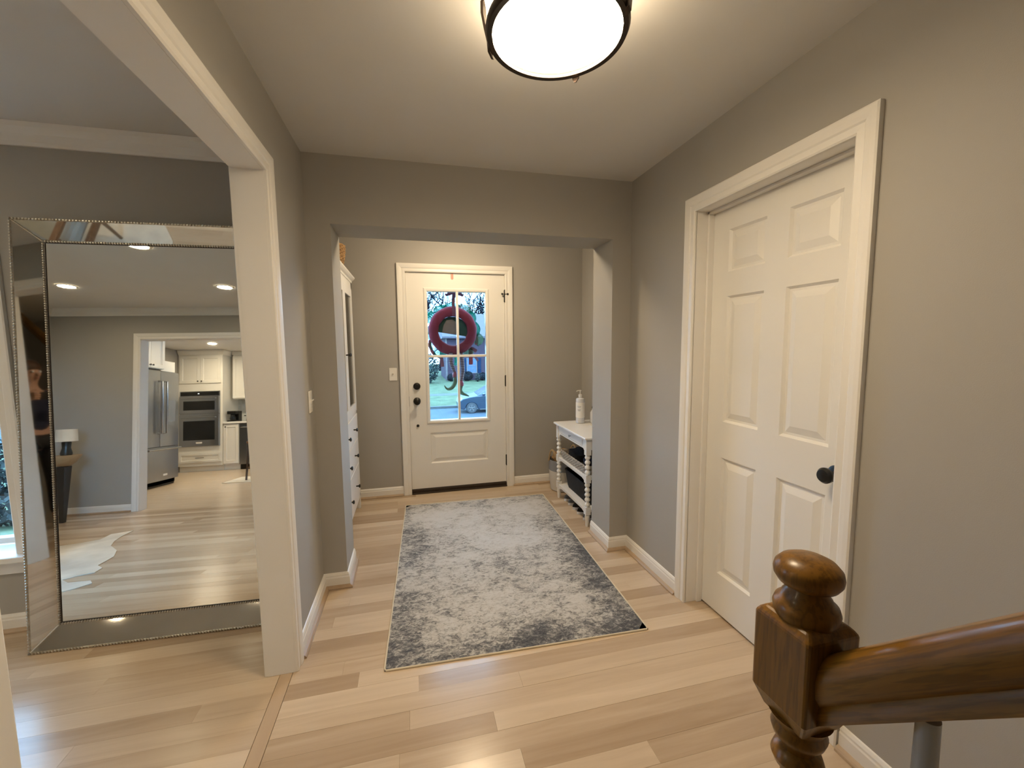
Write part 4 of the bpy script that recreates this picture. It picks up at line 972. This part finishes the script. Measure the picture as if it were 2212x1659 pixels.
build('windshield', m_, carglass, car)
build('side_mirror', MB().ball((4.20, CY-.06, -1.56), .10, 12, 8, (.8, .9, .62)).tube([(4.22, CY-.02, -1.60), (4.25, CY+.06, -1.62)], .03, 6), paint, car, smooth=True)
build('sill_trim', MB().box(3.95, CY-.01, -2.50, 5.70, CY+.02, -2.44), rimm, car)
build('headlight', MB().ball((2.90, CY+.12, -1.93), .13, 10, 8, (.9, .9, .5)), rimm, car, smooth=True)
for wx in (3.45, 6.18):
    w_ = build('wheel', MB().lathe([(.20, 0), (.30, 0), (.325, .03), (.325, .17), (.30, .20), (.20, .20)], (wx, CY-.02, GZ+.325), 32, T=lambda a, b, c: (a, c, b)), tire, car, smooth=True)
    m_ = MB().loop_tube([(wx+.205*cos(2*pi*k/32), CY-.005, GZ+.325+.205*sin(2*pi*k/32)) for k in range(32)], .018, 6)
    for k in range(5):
        a = 2*pi*k/5+.3
        for s in (-.16, .16): m_.tube([(wx+.03*cos(a), CY-.012, GZ+.325+.03*sin(a)), (wx+.20*cos(a+s), CY-.012, GZ+.325+.20*sin(a+s))], .016, 6)
    m_.ball((wx, CY-.015, GZ+.325), .05, 10, 6, (1, .4, 1))
    build('rim', m_, rimm, w_, smooth=True)

# ================================================================== LIVING ROOM THINGS SEEN IN THE MIRROR
hide_m = pm('cowhide', (.62, .57, .49), .9, var=.28, scale=2.2)
hp = [(-3.17, .48), (-3.06, .43), (-2.96, .36), (-3.0, .18), (-2.87, .10), (-2.83, .30), (-2.78, .45), (-2.70, .60), (-2.54, .76), (-2.44, .93), (-2.41, 1.08), (-2.40, 1.13), (-2.32, 1.20), (-2.30, 1.29), (-2.37, 1.33), (-2.42, 1.39), (-2.33, 1.46), (-2.20, 1.455), (-2.15, 1.51), (-2.19, 1.58), (-2.27, 1.66), (-2.45, 1.72), (-2.75, 1.66), (-3.0, 1.72), (-3.35, 1.86), (-3.62, 1.95), (-3.70, 1.85), (-3.58, 1.66), (-3.72, 1.45), (-3.90, 1.20), (-3.84, .95), (-3.66, .78), (-3.70, .52), (-3.92, .34), (-3.90, .22), (-3.70, .26), (-3.48, .42), (-3.30, .50)]
solo('cowhide_rug', MB().prism(hp, I3, .0008, .0055), hide_m, 'pale cowhide rug on the living room floor, in the mirror', 'rug', org=(-3.0, 1.0, 0))
walnut = wood('walnut', (.10, .045, .020), (.26, .13, .06), 'Z', .4, tone=.2, gscale=1.5); lightwood = wood('light_wood', (.33, .21, .10), (.48, .33, .18), 'X', .45, tone=.2)
pt_ = thing('pedestal_table', 'small side table with tan wooden top and dark tapered leg, in the mirror', 'table', (-3.97, -.52, 0))
TP = (-3.97, -.52, 0)
build('tabletop', MB().lathe([(0, .60), (.05, .605), (.10, .64), (.135, .70), (.14, .72), (0, .72)], TP, 28), lightwood, pt_, smooth=True)
build('leg', MB().rings([[Vector((TP[0]+a*s, TP[1]+b*s, z)) for a, b in ((-1, -1), (1, -1), (1, 1), (-1, 1))] for s, z in ((.020, .001), (.045, .60))]), pm('dark_leg', (.03, .026, .022), .5), pt_, bevel=.004)
lm = thing('table_lamp', 'small table lamp with cream shade and dark base, in the mirror', 'lamp', (-3.95, -.52, .72))
build('lamp_base', MB().lathe([(0, .7205), (.045, .7205), (.05, .74), (.035, .80), (.04, .86), (.012, .89), (.010, .92), (0, .92)], (-3.95, -.52, 0), 20), pm('dark_ceramic', (.035, .038, .034), .3), lm, smooth=True)
build('lamp_shade', MB().rings([[Vector((-3.95+r*cos(2*pi*k/28), -.52+r*sin(2*pi*k/28), z)) for k in range(28)] for r, z in ((.090, .87), (.084, 1.00), (.082, 1.00), (.088, .87), (.090, .87))], caps=False), cream_m, lm, smooth=True)
ot = thing('ottoman', 'cream upholstered ottoman on the cowhide rug, in the mirror frame', 'ottoman', (-3.86, 1.50, .006))
build('cushion', MB().box(-4.08, 1.28, .14, -3.64, 1.72, .42), cream_m, ot, bevel=.05)
for a in (-4.02, -3.70):
    for b in (1.34, 1.66): build('leg', MB().lathe([(.012, .0065), (.020, .15), (0, .15)], (a, b, 0), 10), walnut, ot, smooth=True)
ch_ = thing('armchair', 'wooden framed armchair with grey cushions on the cowhide rug, in the mirror frame', 'chair', (-3.12, 1.18, .006))
cush = pm('grey_cushion', (.36, .36, .34), .9, var=.08, bump=.3, bscale=300)
build('seat', MB().box(-3.38, .95, .32, -2.90, 1.42, .44), cush, ch_, bevel=.035)
build('backrest', MB().box(-3.36, 1.40, .40, -2.92, 1.52, .82).rot((-3.1, 1.45, .42), 'X', RD(-10)), cush, ch_, bevel=.04)
for a in (-3.40, -2.88):
    build('armrest', MB().box(a-.025, .94, .56, a+.025, 1.50, .59), walnut, ch_, bevel=.008)
    build('leg', MB().tube([(a, .99, .57), (a, .94, .008)], [.022, .014], 8), walnut, ch_, smooth=True)
    build('leg', MB().tube([(a, 1.42, .57), (a, 1.52, .008)], [.022, .014], 8), walnut, ch_, smooth=True)
    build('side_rail', MB().box(a-.015, .96, .27, a+.015, 1.48, .32), walnut, ch_)

# ================================================================== KITCHEN SEEN IN THE MIRROR
shaker = pm('cabinet_paint', (.76, .74, .68), .4, var=.01)
def shaker_door(T, u0, u1, v0, v1, parent, name='door', knob=None, handle=None, fw=.055, th_=.019):
    """flat frame with a sunken centre panel; T maps (u, v, out)"""
    h = (u0+fw, u1-fw, v0+fw, v1-fw)
    m_ = holed_mb(T, u0, u1, v0, v1, [h], 0, th_)
    m_.rings([[T(h[0], h[2], th_), T(h[1], h[2], th_), T(h[1], h[3], th_), T(h[0], h[3], th_)], [T(h[0]+.008, h[2]+.008, th_-.010), T(h[1]-.008, h[2]+.008, th_-.010), T(h[1]-.008, h[3]-.008, th_-.010), T(h[0]+.008, h[3]-.008, th_-.010)]], caps=False)
    k = len(m_.v); m_.f.append((k-4, k-3, k-2, k-1))
    d_ = build(name, m_, shaker, parent)
    if knob: build('knob', MB().lathe([(.006, 0), (.006, .012), (.014, .018), (.014, .026), (0, .030)], T(knob[0], knob[1], th_), 12, T=lambda a, b, c: T(a, b, c)-T(0, 0, 0)), black_m, d_, smooth=True)
    if handle: build('handle', MB().tube([T(handle[0]-.07, handle[1], th_), T(handle[0]-.07, handle[1], th_+.025), T(handle[0]+.07, handle[1], th_+.025), T(handle[0]+.07, handle[1], th_)], .006, 8), black_m, d_)
    return d_
KF = -4.70
TKc = lambda u, v, d: Vector((u, KF+d, v))
oc_ = thing('oven_cabinet', 'tall cream oven cabinet in the kitchen, in the mirror', 'cabinet', (-4.9, KF-.3, 0))
OX0, OX1 = -5.335, -4.50
OV = (-5.30, -4.545, .515, 1.645)
m_ = holed_mb(TKc, OX0, OX1, .12, 2.42, [OV], -.62, 0)
for a, b in (((OV[0], OV[2]), (OV[1], OV[2])), ((OV[1], OV[2]), (OV[1], OV[3])), ((OV[1], OV[3]), (OV[0], OV[3])), ((OV[0], OV[3]), (OV[0], OV[2]))):
    m_.add([TKc(*a, 0), TKc(*b, 0), TKc(*b, -.5), TKc(*a, -.5)], [(0, 1, 2, 3)])
build('carcass', m_, shaker, oc_)
build('toe_kick', MB().box(OX0, KF-.62, .001, OX1, KF-.06, .12), shaker, oc_)
build('crown', sweep_mb([(OX0, KF), (OX1, KF), (OX1, KF-.6)][::-1], [(0, 2.40), (.010, 2.40), (.05, 2.47), (.05, 2.495), (0, 2.495)]), shaker, oc_)
mx_ = (OX0+OX1)/2
shaker_door(TKc, OX0+.03, mx_-.002, 1.81, 2.38, oc_, knob=(mx_-.035, 1.85)); shaker_door(TKc, mx_+.002, OX1-.03, 1.81, 2.38, oc_, knob=(mx_+.035, 1.85))
shaker_door(TKc, OX0+.03, OX1-.03, .19, .375, oc_, name='drawer', handle=(mx_, .285), fw=.04)
ov = thing('double_oven', 'stainless steel double wall oven built into the cream cabinet, in the mirror', 'oven', (-4.92, KF+.02, .515))
build('housing', MB().box(OV[0]+.003, KF-.48, OV[2]+.004, OV[1]-.003, KF+.012, OV[3]-.004), steel_m, ov)
build('control_panel', MB().box(OV[0]+.02, KF+.012, 1.55, OV[1]-.02, KF+.022, 1.63), blackglass_m, ov)
build('display', MB().box(-4.955, KF+.0221, 1.588, -4.93, KF+.0228, 1.600), emit('oven_clock', (.8, .9, 1.0), 2.5), ov)
for z0, z1, g0, g1, hz in ((1.185, 1.535, 1.255, 1.44, 1.495), (.525, 1.165, .645, 1.035, 1.105)):
    d_ = build('oven_door', MB().box(OV[0]+.006, KF+.012, z0, OV[1]-.006, KF+.040, z1), steel_m, ov, bevel=.004)
    build('oven_window', MB().box(OV[0]+.085, KF+.040, g0, OV[1]-.085, KF+.044, g1), blackglass_m, d_)
    build('handle', MB().tube([(OV[0]+.06, KF+.040, hz), (OV[0]+.06, KF+.075, hz), (OV[1]-.06, KF+.075, hz), (OV[1]-.06, KF+.040, hz)], .010, 10), steel_m, d_, smooth=True)
build('badge', MB().box(-4.98, KF+.040, .575, -4.865, KF+.042, .605), plastic_m, ov)
# right of the ovens: base cabinet, counter, dishwasher, upper cabinet, backsplash
bc_ = thing('base_cabinet', 'narrow cream base cabinet beside the ovens, in the mirror', 'cabinet', (-4.34, KF-.3, 0))
build('carcass', MB().box(-4.498, KF-.60, .12, -4.19, KF-.02, .955), shaker, bc_); build('toe_kick', MB().box(-4.498, KF-.6, .001, -4.19, KF-.08, .12), shaker, bc_)
shaker_door(lambda u, v, d: Vector((u, KF-.02+d, v)), -4.485, -4.20, .14, .94, bc_, knob=(-4.44, .89))
dw = thing('dishwasher', 'stainless dishwasher under the counter, in the mirror', 'dishwasher', (-3.88, KF-.3, 0))
build('front_panel', MB().box(-4.185, KF-.58, .11, -3.59, KF, .955), steel_m, dw, bevel=.004)
build('handle', MB().tube([(-4.14, KF, .87), (-4.14, KF+.035, .87), (-3.64, KF+.035, .87), (-3.64, KF, .87)], .010, 8), steel_m, dw, smooth=True)
build('toe_kick', MB().box(-4.185, KF-.55, .001, -3.59, KF-.06, .11), black_m, dw)
b2 = thing('sink_cabinet', 'cream base cabinet right of the dishwasher, in the mirror', 'cabinet', (-3.0, KF-.3, 0))
build('carcass', MB().box(-3.58, KF-.60, .12, -2.4, KF-.02, .955), shaker, b2); build('toe_kick', MB().box(-3.58, KF-.6, .001, -2.4, KF-.08, .12), shaker, b2)
for a in (-3.57, -2.985): shaker_door(lambda u, v, d: Vector((u, KF-.02+d, v)), a, a+.575, .14, .94, b2, knob=(a+.53, .89))
solo('countertop', MB().box(-4.498, KF-.615, .957, -2.4, KF+.02, .995), counter_m, 'white quartz countertop beside the ovens, in the mirror', 'countertop', bevel=.004)
uc = thing('upper_cabinet', 'cream upper cabinet over the counter, in the mirror', 'cabinet', (-3.8, KF-.45, 1.47))
build('carcass', MB().box(-4.44, KB+.002, 1.47, -2.4, KF-.29, 2.42), shaker, uc)
build('crown', MB().box(-4.44, KB+.002, 2.42, -2.4, KF-.25, 2.495), shaker, uc)
for a in (-4.44, -3.93, -3.42, -2.91): shaker_door(lambda u, v, d: Vector((u, KF-.29+d, v)), a, a+.50, 1.49, 2.39, uc, knob=(a+.46, 1.54))
bs = struct('trim_backsplash', MB().box(-4.495, KB, .995, -2.4, KB+.004, 1.47), tile_m, 'grey tile backsplash behind the counter, in the mirror', 'tiles')
for r in range(6):
    x = -4.495 - (.075 if r % 2 else 0)
    while x < -2.41:
        a, b = max(x, -4.494), min(x+.15, -2.401)
        if b-a > .02: build('tile', MB().box(a+.001, KB+.003, .998+r*.078, b-.001, KB+.009, .998+r*.078+.076), tile_m, bs, recalc=False)
        x += .15
cm = thing('coffee_maker', 'black coffee maker on the counter beside the ovens, in the mirror', 'coffee maker', (-4.37, KF-.2, .995))
build('housing', MB().box(-4.455, KF-.34, .996, -4.285, KF-.20, 1.215).box(-4.455, KF-.20, 1.15, -4.285, KF-.07, 1.215).box(-4.455, KF-.20, .996, -4.285, KF-.07, 1.02), black_m, cm, bevel=.01)
build('carafe', MB().lathe([(0, 1.021), (.05, 1.021), (.058, 1.06), (.045, 1.12), (.04, 1.14), (0, 1.14)], (-4.37, KF-.135, 0), 20), blackglass_m, cm, smooth=True)
pc = thing('pressure_cooker', 'steel electric pressure cooker on the counter, in the mirror', 'cooker', (-4.02, KF-.22, .995))
build('pot_body', MB().lathe([(0, .997), (.11, .997), (.115, 1.03), (.115, 1.15), (0, 1.15)], (-4.02, KF-.22, 0), 28), steel_m, pc, smooth=True)
build('base_ring', MB().lathe([(.116, .997), (.120, 1.0), (.120, 1.035), (.116, 1.04)], (-4.02, KF-.22, 0), 28), black_m, pc, smooth=True)
build('lid', MB().lathe([(.122, 1.15), (.122, 1.165), (.09, 1.20), (.03, 1.215), (0, 1.216)], (-4.02, KF-.22, 0), 28), black_m, pc, smooth=True)
build('lid_handle', MB().tube([(-4.08, KF-.22, 1.20), (-4.07, KF-.22, 1.245), (-3.97, KF-.22, 1.245), (-3.96, KF-.22, 1.20)], .010, 8), black_m, pc, smooth=True)
for s in (-1, 1): build('side_handle', MB().box(-4.02+s*.135-.022, KF-.25, 1.10, -4.02+s*.135+.022, KF-.19, 1.12), black_m, pc)
# refrigerator, front faces +X
FXr, FY0, FY1 = -4.48, -3.27, -2.37
TF = lambda u, v, d: Vector((FXr+d, u, v))
fr_ = thing('refrigerator', 'stainless french door refrigerator with bottom freezer, in the mirror', 'refrigerator', (-4.85, -2.82, 0))
side_m = pm('fridge_side', (.05, .05, .052), .5, metal=.3)
build('housing', MB().box(-5.20, FY0+.004, .03, FXr-.05, FY1-.004, 1.84), side_m, fr_)
build('base_grille', MB().box(FXr-.12, FY0+.02, .004, FXr-.05, FY1-.02, .09), black_m, fr_)
def fdoor(u0, u1, v0, v1, name, parent=fr_):
    n = 10; f = [(u0, -.045)] + [(u0+(u1-u0)*k/n, .012*sin(pi*k/n)) for k in range(n+1)] + [(u1, -.045)]
    m_ = MB().rings([[Vector((FXr+d, u, v)) for u, d in f] for v in (v0, v1)])
    return build(name, m_, steel_m, parent, smooth=True)
mid = (FY0+FY1)/2
dl = fdoor(FY0, mid-.003, .645, 1.87, 'fridge_door'); dr_ = fdoor(mid+.003, FY1, .645, 1.87, 'fridge_door'); fz = fdoor(FY0, FY1, .10, .635, 'freezer_drawer')
for d_, u in ((dl, mid-.055), (dr_, mid+.055)):
    build('handle', MB().tube([TF(u, .86, .01), TF(u, .86, .065), TF(u, 1.70, .065), TF(u, 1.70, .01)], .016, 10), steel_m, d_, smooth=True)
build('water_dispenser', MB().box(FXr+.006, FY0+.10, 1.05, FXr+.014, FY0+.30, 1.40), pm('dispenser_grey', (.20, .21, .22), .4), dl)
build('handle', MB().tube([TF(FY0+.04, .60, .005), TF(FY0+.04, .60, .065), TF(FY1-.10, .60, .065), TF(FY1-.10, .60, .005)], .014, 10), steel_m, fz, smooth=True)
build('badge', MB().box(FXr+.010, mid-.16, .17, FXr+.014, mid-.06, .20), plastic_m, fz)
fc = thing('fridge_cabinet', 'cream cabinet above the refrigerator, in the mirror', 'cabinet', (-5.0, -2.82, 1.93))
build('carcass', MB().box(-5.348, -3.02, 1.915, -4.56, -2.36, 2.495), shaker, fc)
Tfc = lambda u, v, d: Vector((-4.56+d, u, v))
shaker_door(Tfc, -3.015, -2.692, 1.925, 2.44, fc, knob=(-2.72, 1.965)); shaker_door(Tfc, -2.688, -2.365, 1.925, 2.44, fc, knob=(-2.66, 1.965))
solo('wall_bracket_box', MB().box(-5.348, -3.40, 1.90, -4.62, -3.04, 2.08), shaker, 'low cream cabinet box beside the refrigerator cabinet, in the mirror', 'cabinet', bevel=.004)
# stool and pale mat at the right edge of the reflected kitchen
stl = thing('bar_stool', 'dark wooden bar stool at the right edge of the mirror', 'stool', (-3.10, -3.15, 0))
build('seat', MB().box(-3.26, -3.33, .62, -2.94, -2.97, .66), walnut, stl, bevel=.012)
for a, b in ((-1, -1), (1, -1), (1, 1), (-1, 1)):
    build('leg', MB().tube([(-3.10+a*.13, -3.15+b*.15, .63), (-3.10+a*.16, -3.15+b*.18, .012)], [.022, .016], 8), pm('dark_walnut', (.05, .03, .02), .45), stl, smooth=True)
build('foot_rail', MB().tube([(-3.25, -2.98, .22), (-2.95, -2.98, .22)], .011, 8).tube([(-3.25, -3.32, .22), (-2.95, -3.32, .22)], .011, 8), walnut, stl)
build('back_slat', MB().box(-3.26, -3.36, .66, -2.94, -3.33, .90), walnut, stl, bevel=.01)
solo('kitchen_mat', MB().box(-3.55, -3.45, .0008, -2.5, -2.80, .009), cream_m, 'pale mat under the bar stool, in the mirror', 'mat')

# ================================================================== PERSON TAKING THE PICTURE (seen only in the mirror frame)
def skinned(name, verts, edges, mat_, parent, root=0, sub=2):
    me = bpy.data.meshes.new(name); o_ = ORG[parent]
    me.from_pydata([tuple(Vector(v[:3])-o_) for v in verts], edges, [])
    o = bpy.data.objects.new(name, me); COL.objects.link(o); o.parent = parent; ORG[o] = o_
    k = o.modifiers.new('skin', 'SKIN'); k.use_smooth_shade = True
    for i, v in enumerate(verts):
        sv = me.skin_vertices[0].data[i]; sv.radius = (v[3], v[4] if len(v) > 4 else v[3]); sv.use_root = (i == root)
    q = o.modifiers.new('sub', 'SUBSURF'); q.levels = sub; q.render_levels = sub
    me.materials.append(mat_); return o
PX, PY = .225, -.43
per = thing('person', 'person in navy jacket and black trousers holding up a phone, reflected in the mirror frame', 'person', (PX, PY, 0))
skin_m = pm('skin', (.50, .30, .22), .55, var=.04); jacket_m = pm('navy_jacket', (.010, .014, .045), .8, var=.15, scale=12); pants_m = pm('black_trousers', (.010, .010, .012), .85, var=.2); hair_m = pm('brown_hair', (.07, .035, .02), .6, var=.3, scale=30); shoe_k = pm('black_shoe', (.012, .012, .012), .5)
X = lambda a, b, c, *r: (PX+a, PY+b, c) + r
HL, HR = X(-.225, .335, 1.335), X(-.075, .335, 1.335)     # hands either side of the phone
body_v = [X(0, 0, .96, .115, .085), X(0, .0, 1.10, .105, .08), X(0, -.005, 1.25, .125, .085), X(0, -.01, 1.36, .12, .075), X(0, 0, 1.43, .05), X(0, .015, 1.49, .045), X(0, .02, 1.54, .065, .075), X(0, .018, 1.60, .074, .088), X(0, .01, 1.66, .055, .065),
          X(-.16, -.01, 1.36, .045), X(-.235, .10, 1.17, .036), HL + (.022,), X(.16, -.01, 1.36, .045), X(.20, .12, 1.16, .036), HR + (.022,),
          X(-.09, 0, .90, .078), X(-.10, .01, .50, .052), X(-.105, -.01, .09, .035), X(-.11, .11, .045, .03), X(.09, 0, .90, .078), X(.10, .01, .50, .052), X(.105, -.01, .09, .035), X(.11, .11, .045, .03)]
body_e = [(0, 1), (1, 2), (2, 3), (3, 4), (4, 5), (5, 6), (6, 7), (7, 8), (3, 9), (9, 10), (10, 11), (3, 12), (12, 13), (13, 14), (0, 15), (15, 16), (16, 17), (17, 18), (0, 19), (19, 20), (20, 21), (21, 22)]
bd = skinned('body', body_v, body_e, skin_m, per)
grow = lambda v, g: v[:3] + tuple(r+g for r in v[3:])
jv = [grow(body_v[i], .016) for i in (0, 1, 2, 3, 9, 10, 11, 12, 13, 14)] + [X(0, -.005, 1.425, .062)]
jv[6] = tuple(jv[5][k]*.18+jv[6][k]*.82 for k in range(3)) + (.034,); jv[9] = tuple(jv[8][k]*.18+jv[9][k]*.82 for k in range(3)) + (.034,)
skinned('jacket', jv, [(0, 1), (1, 2), (2, 3), (3, 4), (4, 5), (5, 6), (3, 7), (7, 8), (8, 9), (3, 10)], jacket_m, per)
tv = [grow(body_v[i], .010) for i in (0, 15, 16, 19, 20)] + [X(-.104, -.005, .14, .050), X(.104, -.005, .14, .050)]
skinned('trousers', tv, [(0, 1), (1, 2), (2, 5), (0, 3), (3, 4), (4, 6)], pants_m, per)
for s_ in (-1, 1):
    skinned('shoe', [X(s_*.105, -.04, .050, .040, .045), X(s_*.108, .05, .042, .043, .036), X(s_*.112, .13, .036, .036, .028)], [(0, 1), (1, 2)], shoe_k, per)
build('hair', MB().ball(X(0, -.006, 1.645), .098, 20, 14, (.92, 1.05, .82)).ball(X(0, -.045, 1.56), .075, 16, 10, (1.05, .8, 1.35)), hair_m, per, smooth=True)
fz_ = PY+.107
for s_ in (-1, 1):
    build('eye', MB().ball((PX+s_*.030, fz_-.012, 1.595), .011, 10, 8), plastic_m, per, smooth=True)
    build('ear', MB().ball((PX+s_*.078, PY+.015, 1.585), .028, 10, 8, (.35, .7, 1.1)), skin_m, per, smooth=True)
    hb = Vector(HL if s_ < 0 else HR)
    for f_ in range(4):     # fingers curl around the phone edge
        z0 = hb.z+.030-.019*f_; l_ = (.060, .068, .064, .050)[f_]; inw = 1 if s_ < 0 else -1
        build('finger', MB().tube([hb+Vector((0, .0, .030-.019*f_)), hb+Vector((inw*.004, .032, .030-.019*f_)), hb+Vector((inw*.016, .036+.004, .030-.019*f_)), hb+Vector((inw*l_*.55, .038, .028-.019*f_))], [.0095, .0092, .0088, .0075], 8), skin_m, bd, smooth=True)
    build('thumb', MB().tube([hb+Vector((0, -.01, .02)), hb+Vector((inw*.012, .002, .052)), hb+Vector((inw*.030, .012, .060))], [.011, .0105, .0085], 8), skin_m, bd, smooth=True)
build('nose', MB().ball((PX, fz_+.004, 1.567), .016, 10, 8, (.8, 1.0, 1.35)), skin_m, bd, smooth=True)
build('mouth', MB().ball((PX, fz_-.008, 1.530), .022, 12, 6, (1.0, .45, .25)), pm('lips', (.40, .16, .14), .5), bd, smooth=True)
phn = thing('phone', 'black phone held up in both hands of the person, reflected in the mirror frame', 'phone', (.08, -.07, 1.30))
build('phone_body', MB().box(.003, -.079, 1.298, .147, -.0715, 1.372), black_m, phn, bevel=.003)
build('screen', MB().box(.007, -.0797, 1.301, .143, -.0791, 1.369), blackglass_m, phn)
for m_ in (grass_m, asphalt, conc, siding, bark, leaf_d, leaf_l, owhite, shut_m):
    m_.node_tree.nodes['Principled BSDF'].inputs['Specular IOR Level'].default_value = .04
